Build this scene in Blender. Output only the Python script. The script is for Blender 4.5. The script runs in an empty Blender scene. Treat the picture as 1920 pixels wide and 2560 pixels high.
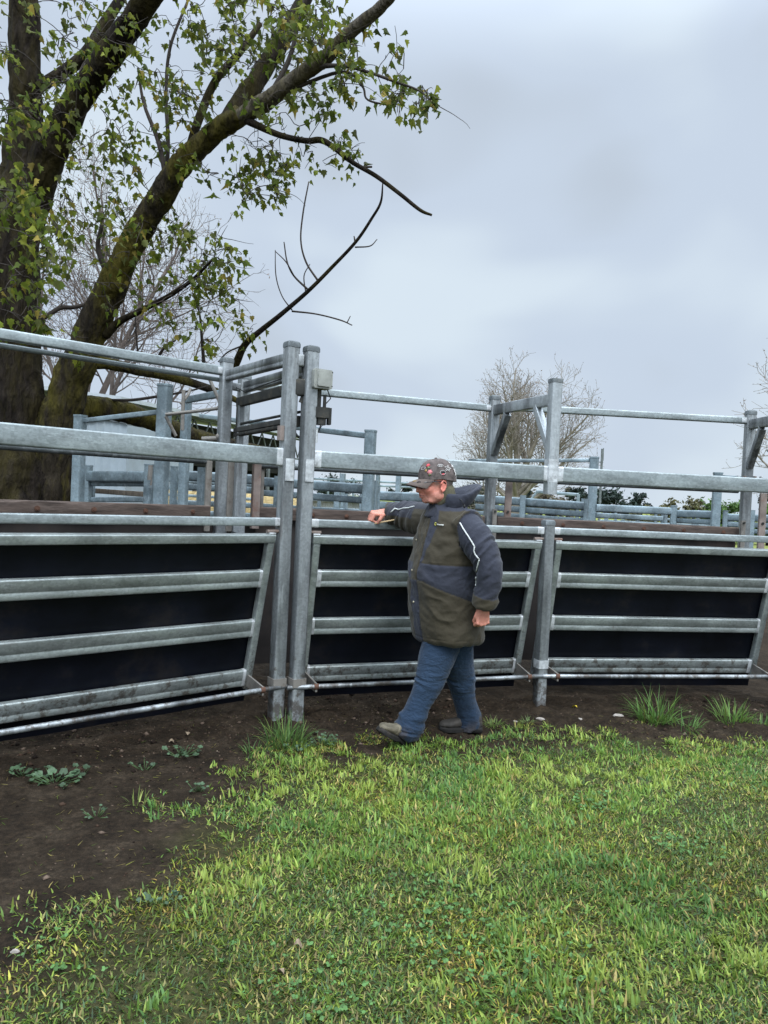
import bpy, math, random
import numpy as np
from mathutils import Vector, Matrix
random.seed(7); rng = np.random.default_rng(7)
SC = bpy.context.scene; COL = SC.collection
R = math.radians

# ---------------------------------------------------------------- camera
F_PX = 1849.0; EYE = 1.53; ROLL = 0.047; PITCH = math.atan(40 / F_PX)
cam_d = bpy.data.cameras.new('camera'); cam = bpy.data.objects.new('camera', cam_d); COL.objects.link(cam)
cam_d.sensor_fit = 'VERTICAL'; cam_d.sensor_height = 36; cam_d.lens = 26.0
cam_d.clip_start = 0.05; cam_d.clip_end = 3000
CM = Matrix.Translation((0, 0, EYE)) @ Matrix.Rotation(math.pi / 2 - PITCH, 4, 'X') @ Matrix.Rotation(ROLL, 4, 'Z')
cam.matrix_world = CM; SC.camera = cam

# ---------------------------------------------------------------- sky, sun, exposure
SUN_EL, SUN_AZ = R(50), R(152)
world = bpy.data.worlds.new('World'); SC.world = world; world.use_nodes = True
def build_world():
    nt = world.node_tree; nt.nodes.clear(); N = nt.nodes.new; L = nt.links.new
    out = N('ShaderNodeOutputWorld')
    sky = N('ShaderNodeTexSky'); sky.sky_type = 'NISHITA'; sky.sun_disc = False
    sky.sun_elevation = SUN_EL; sky.sun_rotation = SUN_AZ
    b1 = N('ShaderNodeBackground'); b1.inputs[1].default_value = 0.05; L(sky.outputs[0], b1.inputs[0])
    tc = N('ShaderNodeTexCoord')
    mp = N('ShaderNodeMapping'); mp.inputs['Scale'].default_value = (1.0, 1.0, 1.7); mp.inputs['Location'].default_value = (2.14, 4.9, 2.85)
    L(tc.outputs['Generated'], mp.inputs[0])
    n1 = N('ShaderNodeTexNoise'); n1.inputs['Scale'].default_value = 2.6; n1.inputs['Detail'].default_value = 3; n1.inputs['Roughness'].default_value = 0.38
    n1.inputs['Distortion'].default_value = 0.3
    L(mp.outputs[0], n1.inputs['Vector'])
    cr = N('ShaderNodeValToRGB'); cr.color_ramp.interpolation = 'EASE'
    e = cr.color_ramp.elements
    e[0].position = 0.34; e[0].color = (0.53, 0.605, 0.70, 1)
    e[1].position = 0.64; e[1].color = (0.72, 0.825, 0.92, 1)
    m = e.new(0.47); m.color = (0.60, 0.695, 0.825, 1)
    L(n1.outputs['Fac'], cr.inputs[0])
    sx = N('ShaderNodeSeparateXYZ'); L(tc.outputs['Generated'], sx.inputs[0])
    # an overcast sky is brightest overhead
    mr = N('ShaderNodeMapRange'); mr.interpolation_type = 'SMOOTHSTEP'
    mr.inputs['From Min'].default_value = 0.48; mr.inputs['From Max'].default_value = 0.95
    mr.inputs['To Min'].default_value = 1.03; mr.inputs['To Max'].default_value = 6.0
    L(sx.outputs['Z'], mr.inputs['Value'])
    lo = N('ShaderNodeMapRange'); lo.inputs['From Min'].default_value = 0.02; lo.inputs['From Max'].default_value = 0.30
    lo.inputs['To Min'].default_value = 0.98; lo.inputs['To Max'].default_value = 1.0; L(sx.outputs['Z'], lo.inputs['Value'])
    mu = N('ShaderNodeMath'); mu.operation = 'MULTIPLY'; L(mr.outputs[0], mu.inputs[0]); L(lo.outputs[0], mu.inputs[1])
    # brightness added to the unseen sky behind the viewer, as front light
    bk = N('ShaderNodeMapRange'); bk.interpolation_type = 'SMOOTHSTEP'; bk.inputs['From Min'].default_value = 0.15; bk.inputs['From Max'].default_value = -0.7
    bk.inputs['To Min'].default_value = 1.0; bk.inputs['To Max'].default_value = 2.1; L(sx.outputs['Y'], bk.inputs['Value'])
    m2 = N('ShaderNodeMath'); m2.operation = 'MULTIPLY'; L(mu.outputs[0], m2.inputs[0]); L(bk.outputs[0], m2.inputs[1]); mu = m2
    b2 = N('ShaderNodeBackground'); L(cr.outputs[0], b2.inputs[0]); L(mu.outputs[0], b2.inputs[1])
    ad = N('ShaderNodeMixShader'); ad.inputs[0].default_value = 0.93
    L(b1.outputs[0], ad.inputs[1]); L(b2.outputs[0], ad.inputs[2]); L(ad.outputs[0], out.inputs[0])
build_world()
sun_d = bpy.data.lights.new('sun', 'SUN'); sun_d.energy = 1.5; sun_d.angle = R(22); sun_d.color = (1, 0.96, 0.9)
sun = bpy.data.objects.new('sun', sun_d); COL.objects.link(sun)
sd = Vector((math.sin(SUN_AZ) * math.cos(SUN_EL), math.cos(SUN_AZ) * math.cos(SUN_EL), math.sin(SUN_EL)))
sun.rotation_euler = sd.to_track_quat('Z', 'Y').to_euler()
SC.view_settings.view_transform = 'Standard'; SC.view_settings.look = 'None'; SC.view_settings.exposure = 0; SC.view_settings.gamma = 1

# ---------------------------------------------------------------- measuring helpers (points of the place from the surveyed view)
def ray(px, py):
    v = CM.to_3x3() @ Vector(((px - 960) / F_PX, -(py - 1280) / F_PX, -1)); return v
def P(px, py, Y):
    v = ray(px, py); return Vector((0, 0, EYE)) + v * (Y / v.y)
def G(px, py, z=0.0):
    v = ray(px, py); t = (z - EYE) / v.z; return Vector((v.x * t, v.y * t, z))
def hN(px, py, Y): return P(px, py, Y).z

# ---------------------------------------------------------------- noise
def _hash(ix, iy, iz, s):
    h = (ix * 374761393 + iy * 668265263 + iz * 2147483647 + s * 1274126177) & 0xFFFFFFFF
    h = ((h ^ (h >> 13)) * 1274126177) & 0xFFFFFFFF
    return ((h ^ (h >> 16)) & 0xFFFF) / 65535.0
def vnoise(p, s=0):
    p = np.asarray(p, float); i = np.floor(p).astype(np.int64); f = p - i; f = f * f * (3 - 2 * f)
    r = 0
    for dx in (0, 1):
        for dy in (0, 1):
            for dz in (0, 1):
                w = (f[:, 0] if dx else 1 - f[:, 0]) * (f[:, 1] if dy else 1 - f[:, 1]) * (f[:, 2] if dz else 1 - f[:, 2])
                r = r + w * _hash(i[:, 0] + dx, i[:, 1] + dy, i[:, 2] + dz, s)
    return r
def fbm(p, o=4, s=0):
    p = np.asarray(p, float); a = 0.5; r = 0; t = 0
    for k in range(o):
        r = r + a * vnoise(p * 2 ** k + 17.3 * k, s + k); t += a; a *= 0.5
    return r / t
def n2(x, y, sc, o=3, s=0):
    x = np.atleast_1d(np.asarray(x, float)); y = np.atleast_1d(np.asarray(y, float))
    return fbm(np.stack([x * sc, y * sc, np.zeros_like(x)], 1), o, s)

# ---------------------------------------------------------------- mesh building
class MB:
    def __init__(self): self.v = []; self.f = []; self.c = []
    def add(self, vs, fs, col=None):
        b = len(self.v); self.v.extend([tuple(q) for q in vs]); self.f.extend([tuple(i + b for i in q) for q in fs])
        self.c.extend([col or (1, 1, 1, 1)] * len(vs)); return self
    def loft(self, rings, cap0=True, cap1=True, col=None):
        n = len(rings[0]); vs = [q for r in rings for q in r]; fs = []
        for k in range(len(rings) - 1):
            for i in range(n):
                j = (i + 1) % n
                fs.append((k * n + i, k * n + j, (k + 1) * n + j, (k + 1) * n + i))
        if cap0: fs.append(tuple(range(n - 1, -1, -1)))
        if cap1: fs.append(tuple(range((len(rings) - 1) * n, len(rings) * n)))
        return self.add(vs, fs, col)
    def tube(self, pts, rad, n=8, col=None, cap=True, flat=None):
        pts = [Vector(p) for p in pts]
        if not hasattr(rad, '__len__'): rad = [rad] * len(pts)
        rings = []; u = None
        for k, p in enumerate(pts):
            d = (pts[min(k + 1, len(pts) - 1)] - pts[max(k - 1, 0)])
            if d.length < 1e-9: d = Vector((0, 0, 1))
            d.normalize()
            if u is None:
                u = d.cross(Vector((0, 0, 1)));
                if u.length < 0.05: u = d.cross(Vector((0, 1, 0)))
            u = (u - d * u.dot(d)).normalized(); w = d.cross(u)
            rings.append([p + (u * math.cos(2 * math.pi * i / n) + w * math.sin(2 * math.pi * i / n) * (flat or 1)) * rad[k] for i in range(n)])
        return self.loft(rings, cap, cap, col)
    def bar(self, p0, p1, w, h, r=0.008, up=(0, 0, 1), vee=0.0, seg=3, col=None, cap=True, k=1):
        """rounded rectangular tube from p0 to p1: w across, h along up; vee = shallow crease along the broad faces"""
        p0 = Vector(p0); p1 = Vector(p1); d = (p1 - p0).normalized(); up = Vector(up)
        s = d.cross(up).normalized(); t = s.cross(d).normalized()
        r = min(r, w / 2 * .99, h / 2 * .99); pr = []
        for cx, cy, a0 in ((w / 2 - r, h / 2 - r, 0), (-w / 2 + r, h / 2 - r, 90), (-w / 2 + r, -h / 2 + r, 180), (w / 2 - r, -h / 2 + r, 270)):
            for i in range(seg + 1):
                a = R(a0 + 90 * i / seg); pr.append((cx + r * math.cos(a), cy + r * math.sin(a)))
            if vee and a0 == 90: pr += [(-w / 2, -h * .10 + .005), (-w / 2 + vee, -h * .10), (-w / 2 + vee, -h * .10 - .004), (-w/2, -h * .10 - .009)]
        if vee: pr += [(w / 2, -h * .10 - .009), (w / 2 - vee, -h * .10 - .004), (w / 2 - vee, -h * .10), (w / 2, -h * .10 + .005)]
        rings = [[p0.lerp(p1, q / k) + s * a + t * b for a, b in pr] for q in range(k + 1)]
        return self.loft(rings, cap, cap, col)
    def box(self, c, dx, dy, dz, rot=0, col=None):
        c = Vector(c); m = Matrix.Rotation(rot, 3, 'Z')
        vs = [c + m @ Vector((x * dx / 2, y * dy / 2, z * dz / 2)) for x in (-1, 1) for y in (-1, 1) for z in (-1, 1)]
        return self.add(vs, [(0, 1, 3, 2), (4, 6, 7, 5), (0, 4, 5, 1), (2, 3, 7, 6), (0, 2, 6, 4), (1, 5, 7, 3)], col)
    def ell(self, c, r, axes=None, nu=16, nv=10, col=None):
        c = Vector(c); A = axes or (Vector((1, 0, 0)), Vector((0, 1, 0)), Vector((0, 0, 1)))
        if not hasattr(r, '__len__'): r = (r, r, r)
        rings = []
        for k in range(1, nv):
            th = math.pi * k / nv
            rings.append([c + A[0] * r[0] * math.sin(th) * math.cos(2 * math.pi * i / nu) + A[1] * r[1] * math.sin(th) * math.sin(2 * math.pi * i / nu) - A[2] * r[2] * math.cos(th) for i in range(nu)])
        vs = [q for rr in rings for q in rr]; n = nu; fs = []
        for k in range(nv - 2):
            for i in range(n):
                j = (i + 1) % n; fs.append((k * n + i, k * n + j, (k + 1) * n + j, (k + 1) * n + i))
        b = len(vs); vs += [c - A[2] * r[2], c + A[2] * r[2]]
        for i in range(n):
            j = (i + 1) % n; fs += [(b, j, i), (b + 1, (nv - 2) * n + i, (nv - 2) * n + j)]
        return self.add(vs, fs, col)
    def build(self, name, mat, parent=None, smooth=35, color=False):
        me = bpy.data.meshes.new(name); off = Vector(parent_loc(parent)) if parent else Vector((0, 0, 0))
        me.from_pydata([Vector(q) - off for q in self.v], [], self.f); me.update()
        if color:
            a = me.color_attributes.new('Col', 'FLOAT_COLOR', 'POINT'); a.data.foreach_set('color', np.array(self.c, dtype=np.float32).ravel())
        return finish(name, me, mat, parent, smooth)
def parent_loc(o):
    l = Vector(o.location)
    if o.parent: l = l + parent_loc(o.parent)
    return l
def finish(name, me, mat, parent=None, smooth=35):
    if mat: me.materials.append(mat)
    if smooth:
        me.polygons.foreach_set('use_smooth', [True] * len(me.polygons))
        if smooth < 180: me.set_sharp_from_angle(angle=R(smooth))
    o = bpy.data.objects.new(name, me); COL.objects.link(o)
    if parent: o.parent = parent
    return o
def npmesh(name, V, Fq, mat, parent=None, col=None, smooth=180):
    """fast mesh: V (n,3), Fq (m,k) all the same arity; col (n,3|4)"""
    V = np.asarray(V, np.float32); Fq = np.asarray(Fq, np.int32)
    if parent is not None: V = V - np.array(parent_loc(parent), np.float32)
    me = bpy.data.meshes.new(name); k = Fq.shape[1]
    me.vertices.add(len(V)); me.vertices.foreach_set('co', V.ravel())
    me.loops.add(Fq.size); me.loops.foreach_set('vertex_index', Fq.ravel())
    me.polygons.add(len(Fq)); me.polygons.foreach_set('loop_start', np.arange(0, Fq.size, k, dtype=np.int32))
    me.update(calc_edges=True); me.validate()
    if col is not None:
        col = np.asarray(col, np.float32)
        if col.shape[1] == 3: col = np.concatenate([col, np.ones((len(col), 1), np.float32)], 1)
        a = me.color_attributes.new('Col', 'FLOAT_COLOR', 'POINT'); a.data.foreach_set('color', col.ravel())
    return finish(name, me, mat, parent, smooth)
def tag(o, label=None, cat=None, group=None, kind=None):
    if label: o['label'] = label
    if cat: o['category'] = cat
    if group: o['group'] = group
    if kind: o['kind'] = kind
    return o
def thing(name, loc, label, cat, group=None):
    o = bpy.data.objects.new(name, None); COL.objects.link(o); o.location = loc; o.empty_display_size = 0.1
    return tag(o, label, cat, group)

# ---------------------------------------------------------------- materials
def mat(name, col, rough=0.7, metal=0.0, var=0.25, sc=8.0, bump=0.0, bsc=60.0, attr=False, stretch=(1, 1, 1), spec=0.3, trans=0.0, dirt=None, dirt_amt=0.5, dirt_sc=3.0, sheen=0):
    m = bpy.data.materials.new(name); m.use_nodes = True; nt = m.node_tree; N = nt.nodes.new; L = nt.links.new
    b = nt.nodes['Principled BSDF']; b.inputs['Roughness'].default_value = rough; b.inputs['Metallic'].default_value = metal
    b.inputs['Specular IOR Level'].default_value = spec
    if sheen: b.inputs['Sheen Weight'].default_value = sheen
    tc = N('ShaderNodeTexCoord'); mp = N('ShaderNodeMapping'); mp.inputs['Scale'].default_value = stretch; L(tc.outputs['Object'], mp.inputs[0])
    n = N('ShaderNodeTexNoise'); n.inputs['Scale'].default_value = sc; n.inputs['Detail'].default_value = 6; n.inputs['Roughness'].default_value = 0.62; L(mp.outputs[0], n.inputs['Vector'])
    mr = N('ShaderNodeMapRange'); mr.inputs['From Min'].default_value = 0.3; mr.inputs['From Max'].default_value = 0.7
    mr.inputs['To Min'].default_value = 1 - var; mr.inputs['To Max'].default_value = 1 + var; L(n.outputs['Fac'], mr.inputs['Value'])
    mx = N('ShaderNodeMix'); mx.data_type = 'RGBA'; mx.blend_type = 'MULTIPLY'; mx.inputs[0].default_value = 1
    if attr:
        a = N('ShaderNodeVertexColor'); a.layer_name = 'Col'; L(a.outputs['Color'], mx.inputs[6])
    else: mx.inputs[6].default_value = (*col, 1)
    L(mr.outputs[0], mx.inputs[7]); last = mx.outputs[2]
    if dirt:
        n3 = N('ShaderNodeTexNoise'); n3.inputs['Scale'].default_value = dirt_sc; n3.inputs['Detail'].default_value = 8; n3.inputs['Roughness'].default_value = 0.7; L(mp.outputs[0], n3.inputs['Vector'])
        r3 = N('ShaderNodeMapRange'); r3.inputs['From Min'].default_value = 0.52; r3.inputs['From Max'].default_value = 0.72; r3.inputs['To Max'].default_value = dirt_amt; L(n3.outputs['Fac'], r3.inputs['Value'])
        m3 = N('ShaderNodeMix'); m3.data_type = 'RGBA'; L(r3.outputs[0], m3.inputs[0]); L(last, m3.inputs[6]); m3.inputs[7].default_value = (*dirt, 1); last = m3.outputs[2]
    L(last, b.inputs['Base Color'])
    if bump:
        n4 = N('ShaderNodeTexNoise'); n4.inputs['Scale'].default_value = bsc; n4.inputs['Detail'].default_value = 4; L(mp.outputs[0], n4.inputs['Vector'])
        bp = N('ShaderNodeBump'); bp.inputs['Strength'].default_value = bump; bp.inputs['Distance'].default_value = 0.01; L(n4.outputs['Fac'], bp.inputs['Height']); L(bp.outputs[0], b.inputs['Normal'])
    if trans:
        t = N('ShaderNodeBsdfTranslucent'); L(last, t.inputs['Color']); ms = N('ShaderNodeMixShader'); ms.inputs[0].default_value = trans
        L(b.outputs[0], ms.inputs[1]); L(t.outputs[0], ms.inputs[2]); L(ms.outputs[0], nt.nodes['Material Output'].inputs[0])
    return m
def galv(name, col, metal=0.5, rough=0.42, var=0.22, dirt=(0.07, 0.058, 0.046), amt=0.4, dsc=5.0, zs=1.0, pale=.45):
    """weathered galvanised steel: spangle, long rolling streaks, pale oxide blotches, dirt"""
    m = bpy.data.materials.new(name); m.use_nodes = True; nt = m.node_tree; N = nt.nodes.new; L = nt.links.new
    b = nt.nodes['Principled BSDF']; b.inputs['Metallic'].default_value = metal
    tc = N('ShaderNodeTexCoord'); mp = N('ShaderNodeMapping'); mp.inputs['Scale'].default_value = (1, 1, zs); L(tc.outputs['Object'], mp.inputs[0])
    def noise(sc, det=5, ro=0.6):
        n = N('ShaderNodeTexNoise'); n.inputs['Scale'].default_value = sc; n.inputs['Detail'].default_value = det; n.inputs['Roughness'].default_value = ro; L(mp.outputs[0], n.inputs['Vector']); return n.outputs['Fac']
    def rng_(v, a, b_, c, d):
        r = N('ShaderNodeMapRange'); r.inputs[1].default_value = a; r.inputs[2].default_value = b_; r.inputs[3].default_value = c; r.inputs[4].default_value = d; L(v, r.inputs[0]); return r.outputs[0]
    def mix(f, c1, c2, mode='MIX'):
        x = N('ShaderNodeMix'); x.data_type = 'RGBA'; x.blend_type = mode
        if isinstance(f, float): x.inputs[0].default_value = f
        else: L(f, x.inputs[0])
        for i, c in ((6, c1), (7, c2)):
            if isinstance(c, tuple): x.inputs[i].default_value = (*c, 1)
            else: L(c, x.inputs[i])
        return x.outputs[2]
    vo = N('ShaderNodeTexVoronoi'); vo.inputs['Scale'].default_value = 70; L(tc.outputs['Object'], vo.inputs['Vector'])
    c = mix(rng_(noise(2.6), .40, .60, 0, 1), tuple(q * (1 - var) for q in col), tuple(min(1, q * (1 + var)) for q in col))
    sp = N('ShaderNodeSeparateColor'); L(vo.outputs['Color'], sp.inputs[0])
    c = mix(1.0, c, rng_(sp.outputs[0], 0, 1, .86, 1.14), 'MULTIPLY')
    c = mix(rng_(noise(14, 7, .7), .54, .72, 0, pale), c, (0.44, 0.47, 0.475))
    c = mix(rng_(noise(dsc, 9, .75), .54, .72, 0, amt), c, dirt)
    # mud flung up from the ground, in splotches that thin out above knee height
    ge = N('ShaderNodeNewGeometry'); sz = N('ShaderNodeSeparateXYZ'); L(ge.outputs['Position'], sz.inputs[0])
    mn = N('ShaderNodeTexNoise'); mn.inputs['Scale'].default_value = 16; mn.inputs['Detail'].default_value = 8; mn.inputs['Roughness'].default_value = .75; L(ge.outputs['Position'], mn.inputs['Vector'])
    ad = N('ShaderNodeMath'); ad.operation = 'ADD'; L(mn.outputs['Fac'], ad.inputs[0]); L(rng_(sz.outputs['Z'], .0, .75, .14, -.12), ad.inputs[1])
    c = mix(rng_(ad.outputs[0], .55, .64, 0, .75), c, (0.060, 0.044, 0.031))
    L(c, b.inputs['Base Color'])
    L(rng_(noise(9), .3, .7, rough - .1, rough + .15), b.inputs['Roughness'])
    bp = N('ShaderNodeBump'); bp.inputs['Strength'].default_value = .12; bp.inputs['Distance'].default_value = .01; L(noise(40), bp.inputs['Height']); L(bp.outputs[0], b.inputs['Normal'])
    return m
M = {}
M['galv'] = galv('galvanised_steel', (0.24, 0.27, 0.27), pale=.4, zs=3)
M['galv_gate'] = galv('galvanised_gate_steel', (0.25, 0.275, 0.265), amt=0.6, dsc=7, zs=2.5, pale=.5)
M['galv_post'] = galv('galvanised_post_steel', (0.215, 0.228, 0.232), var=.62, dirt=(0.075, 0.06, 0.05), amt=.75, zs=.16, dsc=9, pale=.8)
M['galv_dull'] = galv('dull_steel', (0.125, 0.14, 0.145), metal=.4, rough=.55, amt=.6)
M['galv_far'] = galv('yard_steel', (0.165, 0.21, 0.228), metal=.4, rough=.5, amt=.35, var=.35)
M['weld'] = mat('silver_weld_paint', (0.46, 0.475, 0.48), rough=.5, metal=.35, var=.35, sc=22, dirt=(.14, .13, .12), dirt_amt=.7, dirt_sc=25)
M['rusty'] = mat('rusty_steel', (0.20, 0.16, 0.14), rough=.75, metal=.15, var=.35, sc=9, dirt=(0.16, 0.055, 0.025), dirt_amt=.95, dirt_sc=6)
M['rust'] = mat('rust', (0.085, 0.042, 0.027), rough=.85, var=.5, sc=30)
M['worn'] = mat('worn_muddy_steel', (0.19, 0.175, 0.155), rough=.65, metal=.25, var=.4, sc=9, dirt=(0.06, 0.042, 0.03), dirt_amt=.9, dirt_sc=9)
M['black_steel'] = mat('blackened_steel', (0.028, 0.028, 0.025), rough=.65, metal=.2, var=.5, sc=12, dirt=(0.10, 0.085, 0.06), dirt_amt=.7, dirt_sc=14)
M['belting'] = mat('black_rubber_belting', (0.0032, 0.0040, 0.0072), rough=.42, var=.6, sc=2.2, spec=.16, dirt=(0.034, 0.027, 0.020), dirt_amt=.38, dirt_sc=2.4, bump=.08, bsc=30)
M['board'] = mat('weathered_brown_board', (0.065, 0.047, 0.038), rough=.85, var=.5, sc=5, stretch=(1, 1, 6), bump=.3, bsc=25, dirt=(0.17, 0.13, 0.11), dirt_amt=.6, dirt_sc=4)
M['timber'] = mat('weathered_grey_timber', (0.11, 0.09, 0.07), rough=.9, var=.4, sc=6, stretch=(6, 6, 1), bump=.4, bsc=20)
M['plastic'] = mat('aged_grey_plastic', (0.25, 0.255, 0.23), rough=.55, var=.25, sc=14, dirt=(0.10, 0.10, 0.07), dirt_amt=.5, dirt_sc=18)
M['cable'] = mat('black_cable', (0.012, 0.012, 0.012), rough=.5)
# ================================================================ SETTING
# lawn edge, surveyed on the ground plane: the strip of bare earth runs along the race and widens to the left
EDGE = [G(*q) for q in [(2500, 1890), (2100, 1880), (1920, 1878), (1640, 1876), (1450, 1880), (1270, 1892), (1100, 1905), (960, 1920), (850, 1932), (760, 1962), (690, 2005), (630, 2060), (540, 2130), (440, 2215), (335, 2285), (285, 2345), (190, 2420), (60, 2475), (-100, 2550), (-500, 2700)]]
EDGE_XY = np.array([(p.x, p.y) for p in EDGE])
def lawn_dist(x, y):
    """signed distance to the lawn edge (m), positive inside the lawn"""
    x = np.asarray(x, float); y = np.asarray(y, float); best = np.full(x.shape, 1e9); sgn = np.ones(x.shape)
    a = EDGE_XY[:-1]; b = EDGE_XY[1:]
    for k in range(len(a)):
        d = b[k] - a[k]; L2 = d @ d
        t = np.clip(((x - a[k][0]) * d[0] + (y - a[k][1]) * d[1]) / L2, 0, 1)
        qx = a[k][0] + t * d[0]; qy = a[k][1] + t * d[1]; dd = np.hypot(x - qx, y - qy)
        cr = d[0] * (y - a[k][1]) - d[1] * (x - a[k][0]); m = dd < best
        best = np.where(m, dd, best); sgn = np.where(m, np.sign(cr), sgn)
    return best * sgn
MOUNDS = [tuple(G(*q)[:2]) for q in ((688, 1806), (737, 1806), (1347, 1768))]
def ground_z(x, y):
    x = np.atleast_1d(np.asarray(x, float)); y = np.atleast_1d(np.asarray(y, float))
    near = np.clip(1 - (np.hypot(x, y - 4) - 6) / 6, 0, 1)
    rough = np.clip(np.clip(1 + lawn_dist(x, y) * -2.5, 0, 1) * np.clip(1 - np.abs(y - 5.2) / 1.6, 0.12, 1), .1, 1)
    z = (n2(x, y, 1.3, 3, 3) - .5) * .05 + (n2(x, y, 9, 3, 5) - .5) * .022 + (n2(x, y, 14, 3, 9) - .5) * .075 * rough + (n2(x, y, 60, 2, 11) - .5) * .020 * rough
    z = z * near
    for px, py in ((.0, .0),) if False else MOUNDS: z = z + .030 * np.exp(-((x - px) ** 2 + (y - py) ** 2) / .012) * (.6 + .8 * n2(x, y, 25, 2, 13))
    return z
def axis(fine0, fine1, step, far):
    a = list(np.arange(fine0, fine1 + 1e-6, step)); s = step
    r = [fine1]; 
    while r[-1] < far: s *= 1.25; r.append(r[-1] + s)
    s = step; l = [fine0]
    while l[-1] > -far: s *= 1.25; l.append(l[-1] - s)
    return np.array(l[:0:-1] + a + r[1:])
def build_ground():
    xs = axis(-3.6, 3.9, .022, 900); ys = axis(1.7, 6.4, .022, 900)
    X, Y = np.meshgrid(xs, ys); x = X.ravel(); y = Y.ravel(); z = ground_z(x, y)
    nx = len(xs); i = np.arange(len(ys) - 1)[:, None] * nx + np.arange(nx - 1)[None, :]; i = i.ravel()
    Fq = np.stack([i, i + 1, i + 1 + nx, i + nx], 1)
    d = lawn_dist(x, y) + (n2(x, y, 2.5, 3, 21) - .5) * .5
    g = np.clip(d / .5 + .4, 0, 1)
    far = np.clip((y - 14) / 8, 0, 1); g = np.maximum(g, far); g = np.maximum(g, np.clip((np.hypot(x,y-4)-9)/6,0,1)*(y<4))
    col = np.stack([g, np.clip((y - 12) / 10, 0, 1), np.clip(1 - np.abs(y - 5.4 - .0 * x) / 1.2, 0, 1)], 1)
    m = bpy.data.materials.new('earth_and_turf'); m.use_nodes = True; nt = m.node_tree; N = nt.nodes.new; L = nt.links.new
    b = nt.nodes['Principled BSDF']; b.inputs['Roughness'].default_value = .95; b.inputs['Specular IOR Level'].default_value = .12
    at = N('ShaderNodeVertexColor'); at.layer_name = 'Col'; sp = N('ShaderNodeSeparateColor'); L(at.outputs[0], sp.inputs[0])
    tc = N('ShaderNodeTexCoord')
    def noise(sc, det=6, ro=.65):
        n = N('ShaderNodeTexNoise'); n.inputs['Scale'].default_value = sc; n.inputs['Detail'].default_value = det; n.inputs['Roughness'].default_value = ro; L(tc.outputs['Object'], n.inputs['Vector']); return n.outputs['Fac']
    def ramp(v, *st):
        r = N('ShaderNodeValToRGB'); e = r.color_ramp.elements
        while len(e) < len(st): e.new(.5)
        for k, (p_, c) in enumerate(st): e[k].position = p_; e[k].color = (*c, 1)
        L(v, r.inputs[0]); return r.outputs[0]
    def mix(f, a_, c_):
        x_ = N('ShaderNodeMix'); x_.data_type = 'RGBA'; L(f, x_.inputs[0]); L(a_, x_.inputs[6]); L(c_, x_.inputs[7]); return x_.outputs[2]
    soil0 = ramp(noise(4, 12, .78), (.34, (.011, .0076, .0046)), (.50, (.024, .0166, .0102)), (.66, (.049, .036, .024)))
    fine = ramp(noise(38, 8, .8), (.30, (.42, .42, .42)), (.5, (1, 1, 1)), (.68, (1.9, 1.85, 1.8)))
    sm = N('ShaderNodeMix'); sm.data_type = 'RGBA'; sm.blend_type = 'MULTIPLY'; sm.inputs[0].default_value = 1; L(soil0, sm.inputs[6]); L(fine, sm.inputs[7]); soil = sm.outputs[2]
    chips = ramp(noise(120, 3, .6), (.66, (0, 0, 0)), (.74, (1, 1, 1)))
    chipc = N('ShaderNodeRGB'); chipc.outputs[0].default_value = (.085, .065, .045, 1)
    soil = mix(chips, soil, chipc.outputs[0])
    turf = ramp(noise(30, 8, .8), (.35, (.022, .022, .010)), (.5, (.050, .052, .018)), (.64, (.10, .092, .036)))
    field = ramp(noise(.3, 6, .6), (.35, (.13, .16, .035)), (.65, (.19, .20, .06)))
    c = mix(sp.outputs[0], soil, turf); c = mix(sp.outputs[1], c, field); L(c, b.inputs['Base Color'])
    bp = N('ShaderNodeBump'); bp.inputs['Strength'].default_value = .9; bp.inputs['Distance'].default_value = .025; L(noise(60, 7, .75), bp.inputs['Height']); L(bp.outputs[0], b.inputs['Normal'])
    o = npmesh('ground', np.stack([x, y, z], 1), Fq, m, col=col); tag(o, kind='structure')
build_ground()

# ---------------------------------------------------------------- grass
M['grass'] = mat('grass_blades', (.1, .14, .03), rough=.5, var=.12, sc=20, attr=True, spec=.3, trans=.42)
def blades(base, yaw, lean, length, width, colr, curve=.5):
    """vectorised grass blades: 7 vertices, 3 quads-ish (tip degenerate avoided with triangles split into quads)"""
    n = len(base); d = np.stack([np.cos(yaw), np.sin(yaw)], 1); s = np.stack([-np.sin(yaw), np.cos(yaw)], 1)
    V = np.zeros((n, 6, 3), np.float32); C = np.zeros((n, 6, 3), np.float32)
    for k, (t, w, sh) in enumerate(((0, 1, .75), (.55, .85, 1.0), (1.0, .12, 1.12))):
        a = lean * (1 + curve * t)
        hx = length * t * np.sin(a); hz = length * t * np.cos(a)
        for q, sg in ((0, -1), (1, 1)):
            V[:, 2 * k + q, 0] = base[:, 0] + d[:, 0] * hx + s[:, 0] * sg * width * w / 2
            V[:, 2 * k + q, 1] = base[:, 1] + d[:, 1] * hx + s[:, 1] * sg * width * w / 2
            V[:, 2 * k + q, 2] = base[:, 2] + hz
            C[:, 2 * k + q] = colr * 1.0
    b = (np.arange(n) * 6)[:, None]
    Fq = np.concatenate([b + np.array([[0, 1, 3, 2]]), b + np.array([[2, 3, 5, 4]])], 1).reshape(-1, 4)
    return V.reshape(-1, 3), Fq, C.reshape(-1, 3)
PAL = np.array([[.085, .135, .022], [.13, .185, .030], [.20, .235, .045], [.26, .27, .06], [.06, .115, .028], [.075, .125, .055], [.31, .26, .10], [.20, .15, .065]])
def join(parts):
    V = []; Fq = []; C = []; o = 0
    for v, f, c in parts: V.append(v); Fq.append(f + o); C.append(c); o += len(v)
    return np.concatenate(V), np.concatenate(Fq), np.concatenate(C)
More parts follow.
